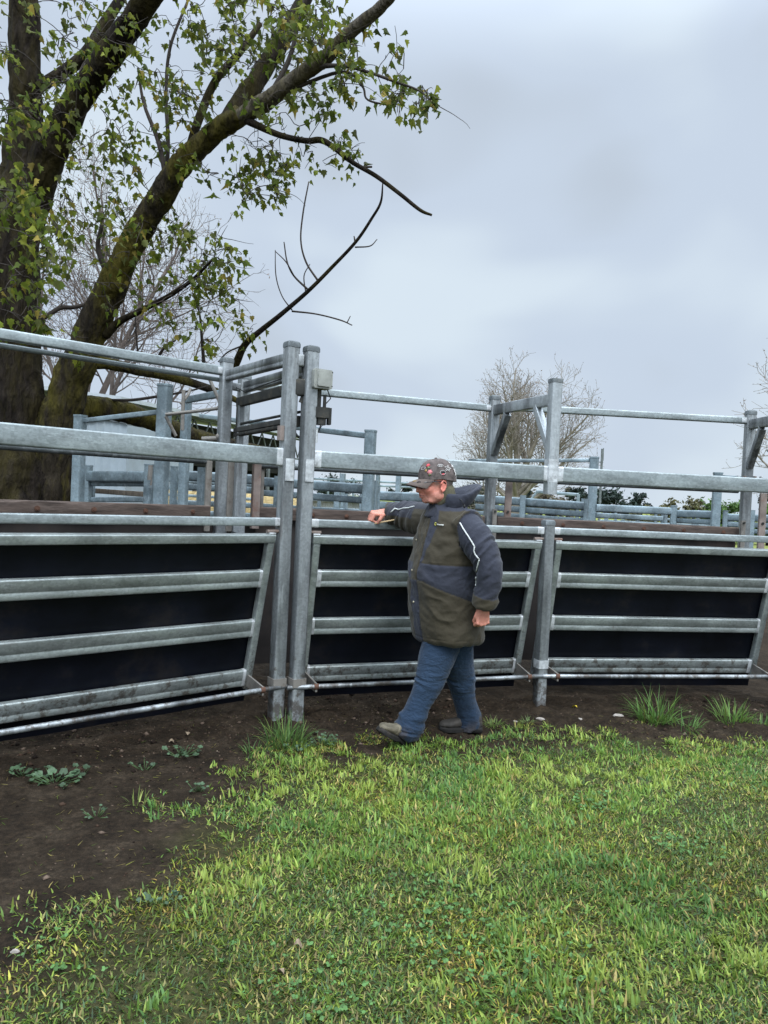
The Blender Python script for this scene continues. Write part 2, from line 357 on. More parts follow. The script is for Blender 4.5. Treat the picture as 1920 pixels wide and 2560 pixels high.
def dens(x, y):
    d = lawn_dist(x, y); return np.clip((d + (n2(x, y, 1.7, 3, 35) - .5) * .9) / .85 + .42 + (n2(x, y, 5, 3, 33) - .5) * 2.2, .72 * (d > .12), 1) * (d > -.6)
def build_grass():
    parts = []
    # mown, trampled under-layer
    n = 640000; x = rng.uniform(-3.2, 3.6, n); y = 1.75 + rng.random(n) ** 1.25 * 3.6
    patch = n2(x, y, 2.2, 3, 41)
    keep = rng.random(n) < dens(x, y) * np.clip(.85 + 2.0 * (patch - .42), .5, 1)
    x = x[keep]; y = y[keep]; n = len(x)
    pal = PAL[rng.choice(8, n, p=[.20, .16, .10, .05, .17, .12, .11, .09])]
    wet = n2(x, y, 1.7, 3, 52)[:, None]; bl = n2(x, y, 2.7, 2, 58)[:, None]
    pal = pal * 1.45 * (.55 + .8 * wet) * (.28 + 1.05 * rng.random((n, 1)) ** 1.2) * np.concatenate([1.25 - .5 * bl, np.ones_like(bl), .7 + .7 * bl], 1)
    parts.append(blades(np.stack([x, y, ground_z(x, y) - .004], 1), rng.uniform(0, 6.28, n), rng.uniform(.35, 1.3, n), rng.uniform(.012, .038, n), rng.uniform(.0030, .0080, n), pal))
    # upright tufts
    nt = 9500; tx = rng.uniform(-3.2, 3.6, nt); ty = 1.8 + rng.random(nt) ** 1.1 * 3.4
    band = n2(tx, ty, 1.5, 3, 61); fine = n2(tx, ty, 5, 2, 66)
    p = dens(tx, ty) * np.clip((band - .45) * 5.0 + .26 + .5 * np.clip((ty - 2.7) / 1.4, -.35, 1) + (fine - .5) * 2.2, 0.03, 1)
    k = rng.random(nt) < p; tx = tx[k]; ty = ty[k]; hue = n2(tx, ty, 2.4, 3, 71); nt = len(tx)
    cnt = rng.integers(7, 20, nt); idx = np.repeat(np.arange(nt), cnt); n = len(idx); sp = rng.uniform(.010, .032, nt)[idx]
    bx = tx[idx] + rng.normal(0, 1, n) * sp; by = ty[idx] + rng.normal(0, 1, n) * sp
    size = rng.uniform(.028, .062, nt)[idx]; lush = hue[idx] + rng.normal(0, .07, n) + rng.normal(0, .07, nt)[idx]
    i0 = np.clip(((lush - .25) / .5 * 4), 0, 3.99).astype(int)
    pal = np.array([[.110, .215, .070], [.155, .265, .065], [.205, .310, .072], [.30, .37, .090]])[i0]
    pal = pal * (.78 + .20 * np.clip((by - 2.2) / 1.5, 0, 1))[:, None]; dry = rng.random(n) < .06; pal[dry] = [.36, .28, .12]
    pal = pal * rng.uniform(.65, 1.3, (n, 1))
    tyaw = rng.normal(2.6, 1.4, nt)[idx] + rng.normal(0, .7, n); tl_ = np.abs(rng.normal(.3, .25, nt))[idx]
    parts.append(blades(np.stack([bx, by, ground_z(bx, by) - .004], 1), tyaw, np.abs(tl_ + rng.normal(.1, .3, n)), size * rng.uniform(.5, 1.15, n), rng.uniform(.0050, .0115, n), pal, curve=1.0))
    # stray clippings and straw lying on the bare earth
    n = 5200; x = rng.uniform(-3.0, 3.2, n); y = rng.uniform(2.0, 5.4, n); d = lawn_dist(x, y); k = (d < .1) & (d > -2.2) & (rng.random(n) < np.clip(.25 + np.exp(d * 1.6) , 0, 1)); x = x[k]; y = y[k]; n = len(x)
    pal = PAL[rng.choice([3, 6, 7, 7, 0, 6], n)] * rng.uniform(.3, 1.0, (n, 1))
    parts.append(blades(np.stack([x, y, ground_z(x, y) + .003], 1), rng.uniform(0, 6.28, n), rng.uniform(1.35, 1.55, n), rng.uniform(.012, .045, n), rng.uniform(.002, .004, n), pal, curve=0))
    V, Fq, C = join(parts); C = C * np.array([.98, .99, .80])
    tag(npmesh('lawn_grass', V, Fq, M['grass'], col=C, smooth=180), 'short mown lawn with brighter tufts in front of the bare earth strip', 'grass', kind='stuff')
build_grass()
M['clover'] = mat('clover_leaf', (.05, .12, .05), rough=.55, var=.25, sc=40, attr=True, spec=.2, trans=.25)
def discs(c, nrm, rad, colr, k=6, pointed=0):
    """small round leaflets"""
    n = len(c); nrm = nrm / np.linalg.norm(nrm, axis=1, keepdims=True); t = np.cross(nrm, rng.normal(0, 1, (n, 3))); t /= np.linalg.norm(t, axis=1, keepdims=True); bt = np.cross(nrm, t)
    V = np.zeros((n, k, 3), np.float32)
    for i in range(k):
        a = 2 * math.pi * i / k; V[:, i] = c + (t * math.cos(a) + bt * math.sin(a)) * rad[:, None] * (1 + .12 * math.cos(2 * a)) + nrm * (rad * .12 * math.cos(2 * a))[:, None]
    return V.reshape(-1, 3), (np.arange(n) * k)[:, None] + np.arange(k)[None, :], np.repeat(colr, k, 0)
def build_clover():
    cs = []
    for (px, py, r, n) in ((1090, 2320, .36, 70), (1180, 2370, .40, 60), (1010, 2280, .3, 24), (1480, 2010, .16, 60), (1720, 2130, .2, 50), (820, 2500, .2, 40), (160, 2400, .2, 14), (1330, 2400, .4, 40), (640, 2430, .2, 10)):
        g = G(px, py); a = rng.uniform(0, 6.28, n); q = r * np.sqrt(rng.random(n)) * rng.uniform(.5, 1, n); cs.append(np.stack([g.x + q * np.cos(a), g.y + q * np.sin(a)], 1))
    c = np.concatenate(cs); n = len(c); z = ground_z(c[:, 0], c[:, 1]) + rng.uniform(.010, .032, n)
    ctr = []; col = []
    for k in range(3):
        a = rng.uniform(0, .6, n) + k * 2.09; ctr.append(np.stack([c[:, 0] + .0065 * np.cos(a), c[:, 1] + .0065 * np.sin(a), z], 1)); col.append(np.tile([[.075, .155, .045]], (n, 1)) * rng.uniform(.6, 1.4, (n, 1)))
    ctr = np.concatenate(ctr); N3 = len(ctr); nr = rng.normal(0, .35, (N3, 3)); nr[:, 2] = 1
    V, Fq, C = discs(ctr, nr, rng.uniform(.0045, .0075, N3), np.concatenate(col))
    tag(npmesh('clover', V, Fq, M['clover'], col=C), 'patches of small bluish green clover spread through the lawn', 'clover', kind='stuff')
build_clover()
# crumbs of earth and small stones
def build_crumbs():
    n = 26000; x = rng.uniform(-3.0, 3.4, n); y = rng.uniform(2.4, 6.0, n); d = lawn_dist(x, y)
    k = (d < -.05) & (rng.random(n) < np.clip((y - 3.4 - .25 * x) / 1.6, .16, 1) * np.clip((n2(x, y, 2, 3, 88) - .34) * 4, .1, 1)); x = x[k]; y = y[k]; n = len(x); r = rng.uniform(.0025, .009, n) * (1 + 1.8 * (rng.random(n) < .07))
    u = np.array([[1, 0, 0], [-1, 0, 0], [0, 1, 0], [0, -1, 0], [0, 0, 1], [0, 0, -1]], float); f = np.array([[0, 2, 4], [2, 1, 4], [1, 3, 4], [3, 0, 4], [2, 0, 5], [1, 2, 5], [3, 1, 5], [0, 3, 5]])
    V = u[None] * (r[:, None, None] * rng.uniform(.5, 1.3, (n, 6, 1))) * np.array([1, 1, .6]); V[:, :, 0] += x[:, None]; V[:, :, 1] += y[:, None]; V[:, :, 2] += (ground_z(x, y) + r * .15)[:, None]
    col = np.array([[.040, .025, .017], [.095, .068, .050], [.012, .008, .006], [.20, .16, .115]])[rng.choice(4, n, p=[.40, .27, .315, .015])]
    M['crumb'] = mat('earth_crumbs', (.03, .02, .015), rough=.95, attr=True, spec=.1)
    tag(npmesh('earth_crumbs', V.reshape(-1, 3), ((np.arange(n) * 6)[:, None, None] + f[None]).reshape(-1, 3), M['crumb'], col=np.repeat(col, 6, 0), smooth=0), 'loose crumbs of dark soil along the foot of the race', 'soil', kind='stuff')
build_crumbs()

# ---------------------------------------------------------------- single weeds on the earth strip
def grass_tuft(px, py, n, h, spread, label, lean=.55, w=.006, hue=(.075, .155, .04)):
    g = G(px, py); o = None
    a = rng.uniform(0, 6.28, n); q = spread * .35 * np.sqrt(rng.random(n)); x = g.x + q * np.cos(a); y = g.y + q * np.sin(a)
    L_ = h * rng.uniform(.55, 1.2, n)
    # each blade in three runs so that it arches over
    V = np.zeros((n, 10, 3)); le = np.abs(rng.normal(lean, .35, n)); yaw = a + rng.normal(0, .5, n); wd = w * rng.uniform(.6, 1.2, n)
    hx = np.zeros(n); hz = np.zeros(n); z0 = ground_z(x, y) - .006
    for k in range(5):
        t = k / 4; ww = wd * (1, .95, .8, .5, .08)[k]
        if k: ang = le * (.45 + 1.15 * t); hx = hx + L_ / 4 * np.sin(ang); hz = hz + L_ / 4 * np.cos(ang)
        for s_, sg in ((0, -1), (1, 1)):
            V[:, 2 * k + s_, 0] = x + np.cos(yaw) * hx - np.sin(yaw) * sg * ww / 2; V[:, 2 * k + s_, 1] = y + np.sin(yaw) * hx + np.cos(yaw) * sg * ww / 2; V[:, 2 * k + s_, 2] = np.maximum(z0 + hz, z0 + .004)
    b = (np.arange(n) * 10)[:, None, None]; Fq = (b + np.array([[0, 1, 3, 2], [2, 3, 5, 4], [4, 5, 7, 6], [6, 7, 9, 8]])[None]).reshape(-1, 4)
    C = np.repeat(np.array([hue]) * rng.uniform(.6, 1.45, (n, 1)) * np.array([[1, 1, 1]]) + rng.random((n, 1)) ** 4 * np.array([[.10, .06, .01]]), 10, 0)
    o = npmesh('grass_tuft', V.reshape(-1, 3), Fq, M['grass'], col=C)
    return tag(o, label, 'grass tuft')
grass_tuft(715, 1862, 170, .17, .34, 'thick dark green grass tuft at the foot of the twin tall posts')
grass_tuft(632, 1888, 26, .10, .2, 'thin small grass tuft left of the thick tuft by the twin posts')
grass_tuft(1640, 1800, 130, .24, .36, 'tall arching grass tuft on the earth under the right gate', lean=.75, w=.008, hue=(.08, .165, .035))
grass_tuft(1715, 1820, 60, .14, .3, 'low grass spreading beside the arching tuft under the right gate', lean=.9)
grass_tuft(1830, 1800, 110, .17, .34, 'upright grass tuft nearest the right edge of the photo, under the right gate', lean=.7, w=.007, hue=(.085, .17, .035))
grass_tuft(1905, 1812, 40, .10, .22, 'sparse grass at the right edge of the photo beside the upright tuft')
grass_tuft(1235, 1812, 70, .06, .16, 'small pale green weed tuft right behind the heel of the rear boot', lean=.9, w=.006, hue=(.14, .21, .06))
grass_tuft(1318, 1806, 42, .05, .13, 'tiny pale weed tuft between the rear boot and the short post', lean=.95, w=.005, hue=(.14, .20, .07))
grass_tuft(345, 2005, 22, .07, .14, 'few pale blades standing alone on the earth in the lower left', lean=.7, hue=(.18, .24, .07))
grass_tuft(620, 1955, 36, .06, .24, 'sparse blades among the soil below the thick tuft', lean=.8, hue=(.14, .2, .05))
M['mallow'] = mat('broad_weed_leaf', (.06, .13, .06), rough=.5, var=.3, sc=30, attr=True, spec=.25, trans=.2, bump=.3, bsc=90)
def broad_weed(px, py, n, spread, r, label, tall=.05):
    g = G(px, py); mb = MB()
    for k in range(n):
        a = random.uniform(0, 6.28); q = spread * math.sqrt(random.random()); cx = g.x + q * math.cos(a); cy = g.y + q * math.sin(a) * .75
        gz = float(ground_z(cx, cy)[0]); cz = gz + random.uniform(.010, tall); rr = r * .68 * random.uniform(.5, 1.2); sh = random.uniform(.6, 1.3); c = (.060 * sh, .100 * sh, .052 * sh, 1)
        nm = Vector((random.gauss(0, .32), random.gauss(-.12, .32), 1)).normalized(); t = nm.orthogonal().normalized(); t.rotate(Matrix.Rotation(random.uniform(0, 6.28), 3, nm)); bt = nm.cross(t); m = 16; ring = []
        for i in range(m):
            th = 2 * math.pi * i / m; rad = rr * (1 + .09 * math.cos(5 * th)) * (.45 if i == 0 else 1); ring.append(Vector((cx, cy, cz)) + (t * math.cos(th) + bt * math.sin(th)) * rad + nm * rr * (.16 + .10 * math.cos(5 * th)))
        mid = [Vector((cx, cy, cz)).lerp(p_, .5) - nm * rr * .03 for p_ in ring]
        vs = [Vector((cx, cy, cz))] + mid + ring; fs = [(0, 1 + i, 1 + (i + 1) % m) for i in range(m)] + [(1 + i, 1 + m + i, 1 + m + (i + 1) % m, 1 + (i + 1) % m) for i in range(m)]
        mb.add(vs, fs, c); mb.tube([(g.x + (cx - g.x) * .3, g.y + (cy - g.y) * .3, gz), (cx, cy, cz)], .0016, 4, (.07, .12, .045, 1))
    return tag(mb.build('weed', M['mallow'], None, 180, True), label, 'weed')
broad_weed(60, 1945, 9, .07, .030, 'round leaved weed at the left edge beyond the larger clump')
broad_weed(135, 1955, 30, .13, .028, 'largest clump of round leaved weed on the earth at the left')
broad_weed(208, 1935, 5, .06, .034, 'few round weed leaves just right of the largest clump')
broad_weed(455, 1890, 24, .11, .024, 'round leaved weed in front of the left gate near its middle rail end')
broad_weed(362, 1922, 10, .09, .018, 'small creeping weed between the two round leaved clumps')
broad_weed(800, 1862, 44, .12, .017, 'leafy low weed to the right of the thick tuft by the twin posts', tall=.06)
broad_weed(495, 1978, 14, .06, .016, 'small dark weed alone on the earth at the lawn margin')
broad_weed(740, 1880, 14, .08, .014, 'tiny leaves creeping below the thick grass tuft')
broad_weed(240, 2045, 12, .07, .013, 'small weed seedling patch out on the bare earth at the left')
broad_weed(400, 2270, 12, .08, .016, 'bluish weed at the lawn margin in the lower left')
def litter():
    m = mat('dry_leaf', (.20, .15, .10), rough=.8, var=.4, sc=40); y_ = mat('yellow_leaf', (.45, .33, .03), rough=.6, var=.2, sc=40); pl = mat('pale_stone', (.26, .23, .20), rough=.9, var=.3, sc=30)
    def leaf(px, py, s, mt, label, name='fallen_leaf'):
        g = G(px, py); z = float(ground_z(g.x, g.y)[0]) + .008; a = random.uniform(0, 6); vs = []
        for i in range(9):
            t = i / 8; w = s * .32 * math.sin(math.pi * min(1, t * .98 + .02)) ** .7
            for sg in (-1, 1): vs.append((g.x + math.cos(a) * (t - .5) * s - math.sin(a) * w * sg, g.y + math.sin(a) * (t - .5) * s + math.cos(a) * w * sg, z + .012 * math.sin(t * 5) + (.006 if sg > 0 else 0)))
        b = MB(); b.add(vs, [(2 * i, 2 * i + 1, 2 * i + 3, 2 * i + 2) for i in range(8)]); tag(b.build(name, mt, None, 180), label, 'leaf')
    leaf(1436, 1769, .05, y_, 'single bright yellow fallen leaf on the soil right of the short post')
    leaf(432, 1853, .045, m, 'dry brown fallen leaf lying above the round leaved weed')
    leaf(470, 1838, .05, m, 'dry curled leaf by the lower edge of the left gate')
    leaf(700, 2440, .034, m, 'dry tan leaf lying on the lawn in the lower middle')
    leaf(748, 2375, .034, m, 'dry tan leaf on the lawn left of the clover')
    for (px, py, s, lab) in ((1545, 1794, .075, 'long pale flat stone in the soil below the right gate'), (1350, 1800, .06, 'flat pale stone in the soil by the short post'), (1288, 1800, .035, 'smaller pale stone right of the pale weed tuft'), (1450, 1795, .035, 'small flat stone below the yellow leaf'), (38, 2386, .028, 'small white stone on the earth at the lower left')):
        g = G(px, py); b = MB(); b.ell((g.x, g.y, float(ground_z(g.x, g.y)[0])), (s * .55, s * .28, .011), nu=10, nv=6); b.v = [(v[0] + random.uniform(-.1, .1) * s, v[1] + random.uniform(-.06, .06) * s, v[2]) for v in b.v]
        tag(b.build('stone', pl, None, 30), lab, 'stone')
litter()
# ================================================================ THE CATTLE RACE
Z = Vector((0, 0, 1))
def xy(v, z=0.0): return Vector((v.x, v.y, z))
A = xy(G(688, 1806)); B = xy(G(737, 1806)); C = xy(G(1347, 1768))
Lp = xy(P(0, 1293, 3.72)); Rp = xy(P(1920, 1356, 5.86))
dirL = (Lp - A).normalized(); Lend = A + dirL * 2.7
dirR = (Rp - C).normalized(); C2 = C + dirR * 2.02; dirR2 = (dirR + Vector((.0, -.35, 0))).normalized(); C3 = C2 + dirR2 * 1.9
D = xy(P(565, 950, 5.75)); E_ = xy(P(609, 1000, 5.88)); F = xy(P(1232, 1100, 6.62)); F2 = xy(P(1872, 1120, 6.80)); F3 = F2 + dirR2 * 2.2
farL = D + dirL * 3.4
def inward(a, b):
    d = (b - a).normalized(); n = Vector((-d.y, d.x, 0)); return n if n.y > 0 else -n
def post(name, p, z0, z1, parent, d, w=.082, m='galv_post', cap=True):
    mb = MB(); mb.bar(p + Z * z0, p + Z * z1, w, w, .012, up=d, k=1)
    o = mb.build(name, M[m], parent, 40)
    if cap:
        c = MB(); q = p + Z * (z1 + .001); n_ = Vector((-d.y, d.x, 0)); rings = []
        for h, s in ((0, .5), (.0, .545), (.022, .545), (.034, .50), (.04, .36)):
            rings.append([q + Z * h + d * (w * s * sx * 1) + n_ * (w * s * sy) for sx, sy in ((1, .75), (.75, 1), (-.75, 1), (-1, .75), (-1, -.75), (-.75, -1), (.75, -1), (1, -.75))])
        c.loft(rings); c.build('post_cap', M['galv_dull'], o if o.parent is None else parent, 30)
    return o
def rail_thing(name, p0, p1, w, h, label, cat='rail', m='galv', r=.018, round_=False, welds=(0, 1), z=None, group=None):
    if z is not None: p0 = xy(p0, z); p1 = xy(p1, z)
    t = thing(name, p0, label, cat, group); mb = MB(); d = (p1 - p0).normalized()
    if round_: mb.tube([p0, p1], h / 2, 14)
    else: mb.bar(p0, p1, w, h, r, seg=4)
    mb.build('rail', M[m], t, 40)
    for s in welds:
        q = p0 if s == 0 else p1; e = d if s == 0 else -d; wb = MB()
        if round_: wb.tube([q, q + e * .03], h / 2 + .002, 12)
        else: wb.bar(q, q + e * (.045), w + .003, h + .003, r)
        wb.build('weld', M['weld'], t, 40)
    return t
# --- big top rails and the thinner rails over the side gates (near side)
hw = .045
dL = (A - Lend).normalized(); dC = (C - B).normalized()
def rail_part(nm, t, p0, p1, w, h, m='galv', r=.018, round_=False, welds=(0, 1), z=None):
    if z is not None: p0 = xy(p0, z); p1 = xy(p1, z)
    mb = MB(); d = (p1 - p0).normalized()
    if round_: mb.tube([p0, p1], h / 2, 14)
    else: mb.bar(p0, p1, w, h, min(r, .012), seg=4)
    o = mb.build(nm, M[m], t, 40)
    for s in welds:
        q = p0 if s == 0 else p1; e = d if s == 0 else -d; wb = MB()
        if round_: wb.tube([q, q + e * .03], h / 2 + .002, 12)
        else: wb.bar(q, q + e * random.uniform(.03, .055), w + .003, h + .003, r + .001)
        wb.build('weld', M['weld'], o, 40)
    return o
for p0, p1, wd, lab in ((Lend, A - dL * hw, (1,), 'wide and narrow silver rails over the left side gate, ending at the twin posts'), (B + dC * hw, C - dC * hw, (0, 1), 'rails of the middle section, passing behind the cap and under the clenched hand'), (C + dirR * hw, C2 - dirR * hw, (0, 1), 'rails of the right section, from the braced arch to the right edge of the photo')):
    t = thing('race_fence', xy((p0 + p1) / 2), lab, 'rail fence'); rail_part('top_rail', t, p0, p1, .05, .114, r=.011, z=1.752, welds=wd); rail_part('narrow_rail', t, p0, p1, .045, .053, z=1.328, welds=wd, r=.008)

# --- short post between the middle and right gates
pc = thing('short_post', C, 'short white streaked steel post between the middle and right side gates', 'post')
post('post', C, -.05, 1.37, pc, dC, .078)
mb = MB(); mb.bar(C + Z * .30, C + Z * .36, .086, .086, .01, up=dC); mb.build('collar', M['weld'], pc)

# --- twin tall posts and the slide gate frame that spans the race
fr = thing('slide_gate_frame', (A + B) / 2, 'tall double steel frame over the race with twin posts, crossbeams and a grey electrical box', 'gate frame')
nA = (D - A).normalized(); nB = (E_ - B).normalized(); sd_ = Vector((nA.y, -nA.x, 0))
for p, z1, d in ((A, 2.47, nA), (B, 2.45, nB), (D, 2.50, nA), (E_, 2.40, nB)): post('post', p, -.05, z1, fr, d, .086)
dr = (B - A).normalized(); gp = .046
def fbar(name, p0, p1, w, h, m='galv_post', r=.01, **k):
    mb = MB(); mb.bar(p0, p1, w, h, r, **k); return mb.build(name, M[m], fr, 40)
fbar('crossbeam', A + nA * gp + Z * 2.40, D - nA * gp + Z * 2.40, .05, .085, vee=.004)
fbar('crossbeam', B + nB * gp + Z * 2.335, E_ - nB * gp + Z * 2.335, .05, .085, vee=.004)
fbar('crossbeam', A + dr * gp + Z * 2.39, B - dr * gp + Z * 2.39, .05, .08)
fbar('crossbeam', D + (E_ - D).normalized() * gp + Z * 2.33, E_ - (E_ - D).normalized() * gp + Z * 2.33, .05, .06)
mid = (A + B) / 2; mid2 = (D + E_) / 2
fbar('track_beam', mid + nA * .03 + Z * 2.22, mid2 - nA * .08 + Z * 2.20, .04, .075, 'black_steel')
fbar('track_beam', mid + nA * .05 + dr * .03 + Z * 2.00, mid2 - nA * .06 + Z * 1.97, .05, .07, 'black_steel', vee=.006)
fbar('track_beam', mid + nA * .05 + dr * .03 + Z * 2.06, mid2 - nA * .06 + Z * 2.03, .02, .02, 'black_steel')
mb = MB(); g0 = mid + Z * 2.215
mb.bar(g0 - dr * .035, g0 + dr * .045, .06, .11, .01); mb.bar(g0 + dr * .045 - Z * .02, g0 + dr * .02 - Z * .10, .03, .05, .005, up=dr); mb.build('gusset', M['black_steel'], fr)
# hanging slide bars by the far posts
for off, z0, z1, w, m_ in ((.055, 1.82, 2.22, .03, 'black_steel'), (.085, 1.2, 2.2, .045, 'galv_post'), (.0, 1.2, 1.75, .05, 'worn')):
    p = D + (E_ - D).normalized() * (.055 + off * .4) - nA * (.05 + off); mb = MB(); mb.bar(p + Z * z0, p + Z * z1, w, w * .8, .006, up=nA); mb.build('slide_bar', M[m_], fr)
for q, z0, z1, w in ((P(521, 1200, 5.62), 1.20, 1.74, .045), (P(640, 1220, 5.95), 1.22, 1.74, .065), (P(655, 1220, 6.05), 1.22, 1.74, .03)):
    mb = MB(); mb.bar(xy(q, z0), xy(q, z1), w, w * .7, .006, up=nA); mb.build('gate_upright', M['rusty'] if w > .06 else M['worn'], fr)
mb = MB(); q0 = xy(P(512, 1290, 5.66)); q1 = xy(P(655, 1290, 6.08)); mb.bar(q0 + nA * .05 + Z * .70, q1 + nA * .05 + Z * .70, .02, 1.2, .004); mb.build('gate_sheet', mat('dark_gate_sheet', (.02, .016, .014), rough=.8, var=.5, sc=3, dirt=(.055, .036, .027), dirt_amt=.6), fr)
# hinge plates and sleeves on the twin posts
out = -inward(A, B) if False else Vector((.35, -.93, 0)).normalized()
for p in (A, B):
    d = nA; fce = p - d * .0475; mb = MB(); mb.bar(fce + Z * 1.60, fce + Z * 1.745, .062, .012, .004, up=d); mb.build('hinge_plate', M['weld'], fr)
mb = MB(); mb.bar(A - sd_ * -.0 - dL * .056 + Z * 1.86, A - dL * .056 + Z * 1.955, .03, .05, .004, up=nA); mb.build('lug', M['rusty'], fr)
mb = MB(); mb.bar(B + dC * .052 + Z * 1.86, B + dC * .052 + Z * 1.955, .02, .04, .004, up=nB); mb.build('lug', M['weld'], fr)
for p, s in ((A, -1), (B, -1)):
    mb = MB(); mb.bar(p + Z * .245, p + Z * .30, .098, .096, .006, up=nA); mb.build('foot_sleeve', M['worn'], fr)
# electrical box, motor, cables on the right hand tall post
bx = B + dC * .06 - nB * .035; rot = math.atan2(dC.y, dC.x); mb = MB()
mb.bar(bx + Z * 2.275 - nB * .03, bx + Z * 2.275 + nB * .05, .135, .125, .012, up=(0, 0, 1)); ebox = mb.build('electrical_box', M['plastic'], fr)
mb = MB(); q = bx - nB * .034 + Z * 2.275; mb.bar(q - nB * .008, q + nB * .004, .088, .098, .006)
mb.build('lid', M['plastic'], ebox)
for s in (-1, 1):
    for z_ in (-.045, .045): mb = MB(); mb.ell(q + dC * (.056 * s) + Z * z_ - nB * .004, .0045, nu=8, nv=6); mb.build('screw', M['black_steel'], ebox)
mb = MB(); mq = B + dC * .085 + Z * 2.03; mb.box(mq + Z * .03, .09, .08, .07, rot); mb.bar(mq - Z * .05, mq + Z * .04, .06, .06, .01, up=dC); mb.bar(mq + dC * .02 + Z * .06, mq + dC * .02 + Z * .15, .02, .02, .004, up=dC); mb.box(mq + dC * .055 + Z * .01, .02, .05, .11, rot)
mb.bar(B + dC * .055 + Z * 2.06, B + dC * .055 + Z * 2.24, .02, .05, .005, up=dC); mb.build('winch_motor', M['black_steel'], fr)
mb = MB()
for pts, r_ in (([mq + Z * .07 + dC * .01, mq + Z * .13 + dC * .06, mq + Z * .20 + dC * .03], .004), ([mq - Z * .05, mq - Z * .09 - dC * .01, mq - Z * .13 - dC * .04], .004), ([mq - Z * .04 + dC * .02, mq - Z * .08 - dC * .01, mq - Z * .10 - dC * .03, mq - Z * .10 - dC * .0], .003), ([mid + Z * 2.38, mid + Z * 2.30 + dr * .02, mid + Z * 2.22 + dr * .025], .004), ([mid2 + Z * 2.33, mid2 - nA * .2 + Z * 2.27, mid2 - nA * .45 + Z * 2.29, mid + nA * .1 + Z * 2.31], .004), ([mid + nA * .1 + Z * 1.96, mid + nA * .05 + Z * 1.9 + dr * .02, mid + dr * .05 + Z * 1.87], .009)): mb.tube(pts, r_, 6)
mb.build('cable', M['cable'], fr)

# --- side gates with black belting, hung so that the foot leans into the race
def side_gate(a, b, ma, mb_, label, brk=(1, 1)):
    d = (b - a).normalized(); n = inward(a, b); L0 = a + d * ma; L1 = b - d * mb_
    t = thing('side_gate', xy((a + b) / 2), label, 'gate')
    zt, zb = 1.222, .27; off = lambda z: n * (.0 + .21 * (zt - z) / (zt - zb)); pt = lambda q, z: q + off(z) + Z * z
    up = (pt(L0, zt) - pt(L0, zb)).normalized()
    def part(nm, fn, m_='galv_gate'):
        b_ = MB(); fn(b_); return b_.build(nm, M[m_], t, 40)
    part('top_bar', lambda q: q.bar(pt(L0, zt), pt(L1, zt), .05, .056, .007, up=up))
    for z in (.955, .618, .272): part('gate_rail', lambda q, z=z: q.bar(pt(L0 + d * .05, z), pt(L1 - d * .05, z), .042, .116, .010, up=up, vee=.0035, seg=4))
    for e, s in ((L0, 1), (L1, -1)):
        part('upright', lambda q: q.bar(pt(e + d * s * .027, zt - .029), pt(e + d * s * .027, .20), .052, .05, .007, up=d))
        part('edge_angle', lambda q: q.bar(pt(e + d * s * -.012, zt - .03) + n * .055, pt(e - d * s * .012, .15) + n * .055, .03, .02, .003, up=d), 'galv_dull')
        for z in (.955, .618, .272): part('weld', lambda q, z=z: q.bar(pt(e + d * s * .052, z), pt(e + d * s * random.uniform(.07, .085), z), .045, .119, .011, up=up), 'weld')
    bl = MB(); nseg = 24; ring = []
    for k in range(nseg + 1):
        q = L0.lerp(L1, k / nseg); w_ = .006 * math.sin(k * 1.1); ring.append([pt(q, 1.20) + n * .034, pt(q, .62) + n * (.034 + w_), pt(q, .09) + n * (.036 - w_), pt(q, .09) + n * .046, pt(q, .62) + n * (.046 + w_), pt(q, 1.20) + n * .044])
    bl.loft(ring); bl.build('belting', M['belting'], t, 40)
    # pivot pipe along the foot, carried on flat brackets from the gate
    pp = -n * .035 + Z * .243
    part('pivot_pipe', lambda q: q.tube([a + d * -.07 + pp, b + d * .02 + pp] if brk[0] == 2 else [a + d * .0 + pp, b + d * .05 + pp], .0165, 12), 'worn' if False else 'galv_post')
    for e, s, u in ((L0, 1, brk[0]), (L1, -1, brk[1])):
        if u:
            def plate(q, e=e, s=s):
                p0 = pt(e + d * s * .03, .26) + n * .02; p1 = e + d * s * .06 + pp - n * .01; th = d * .006
                vs = [p0 - Z * .05 - th, p1 - Z * .035 - th, p1 + Z * .022 - th, p0 + Z * .04 - th]; vs += [v + th * 2 for v in vs]
                q.add(vs, [(0, 1, 2, 3), (7, 6, 5, 4), (0, 4, 5, 1), (1, 5, 6, 2), (2, 6, 7, 3), (3, 7, 4, 0)])
            part('bracket', plate, 'worn')
            part('pipe_collar', lambda q: q.tube([e + d * s * .045 + pp, e + d * s * .075 + pp], .021, 12), 'rust')
            part('hinge_pin', lambda q: q.tube([e - d * s * .04 + Z * (zt + .045), e + d * s * .055 + Z * (zt + .045)], .012, 10), 'rusty')
            part('hinge_tab', lambda q: q.bar(e + d * s * .0 + Z * (zt + .031), e + d * s * .045 + Z * (zt + .031), .05, .012, .003), 'weld')
    # crusted mud splashes low on the rubber stay in the belting material
    return t
side_gate(Lend, A, .05, .075, 'left side gate of black rubber belting behind silver rails, cut by the photo edge', (0, 1))
side_gate(B, C, .065, .06, 'middle side gate of black belting and rails behind the walking person', (2, 1))
side_gate(C, C2, .06, .06, 'right side gate of black belting and rails beyond the short post', (2, 1))

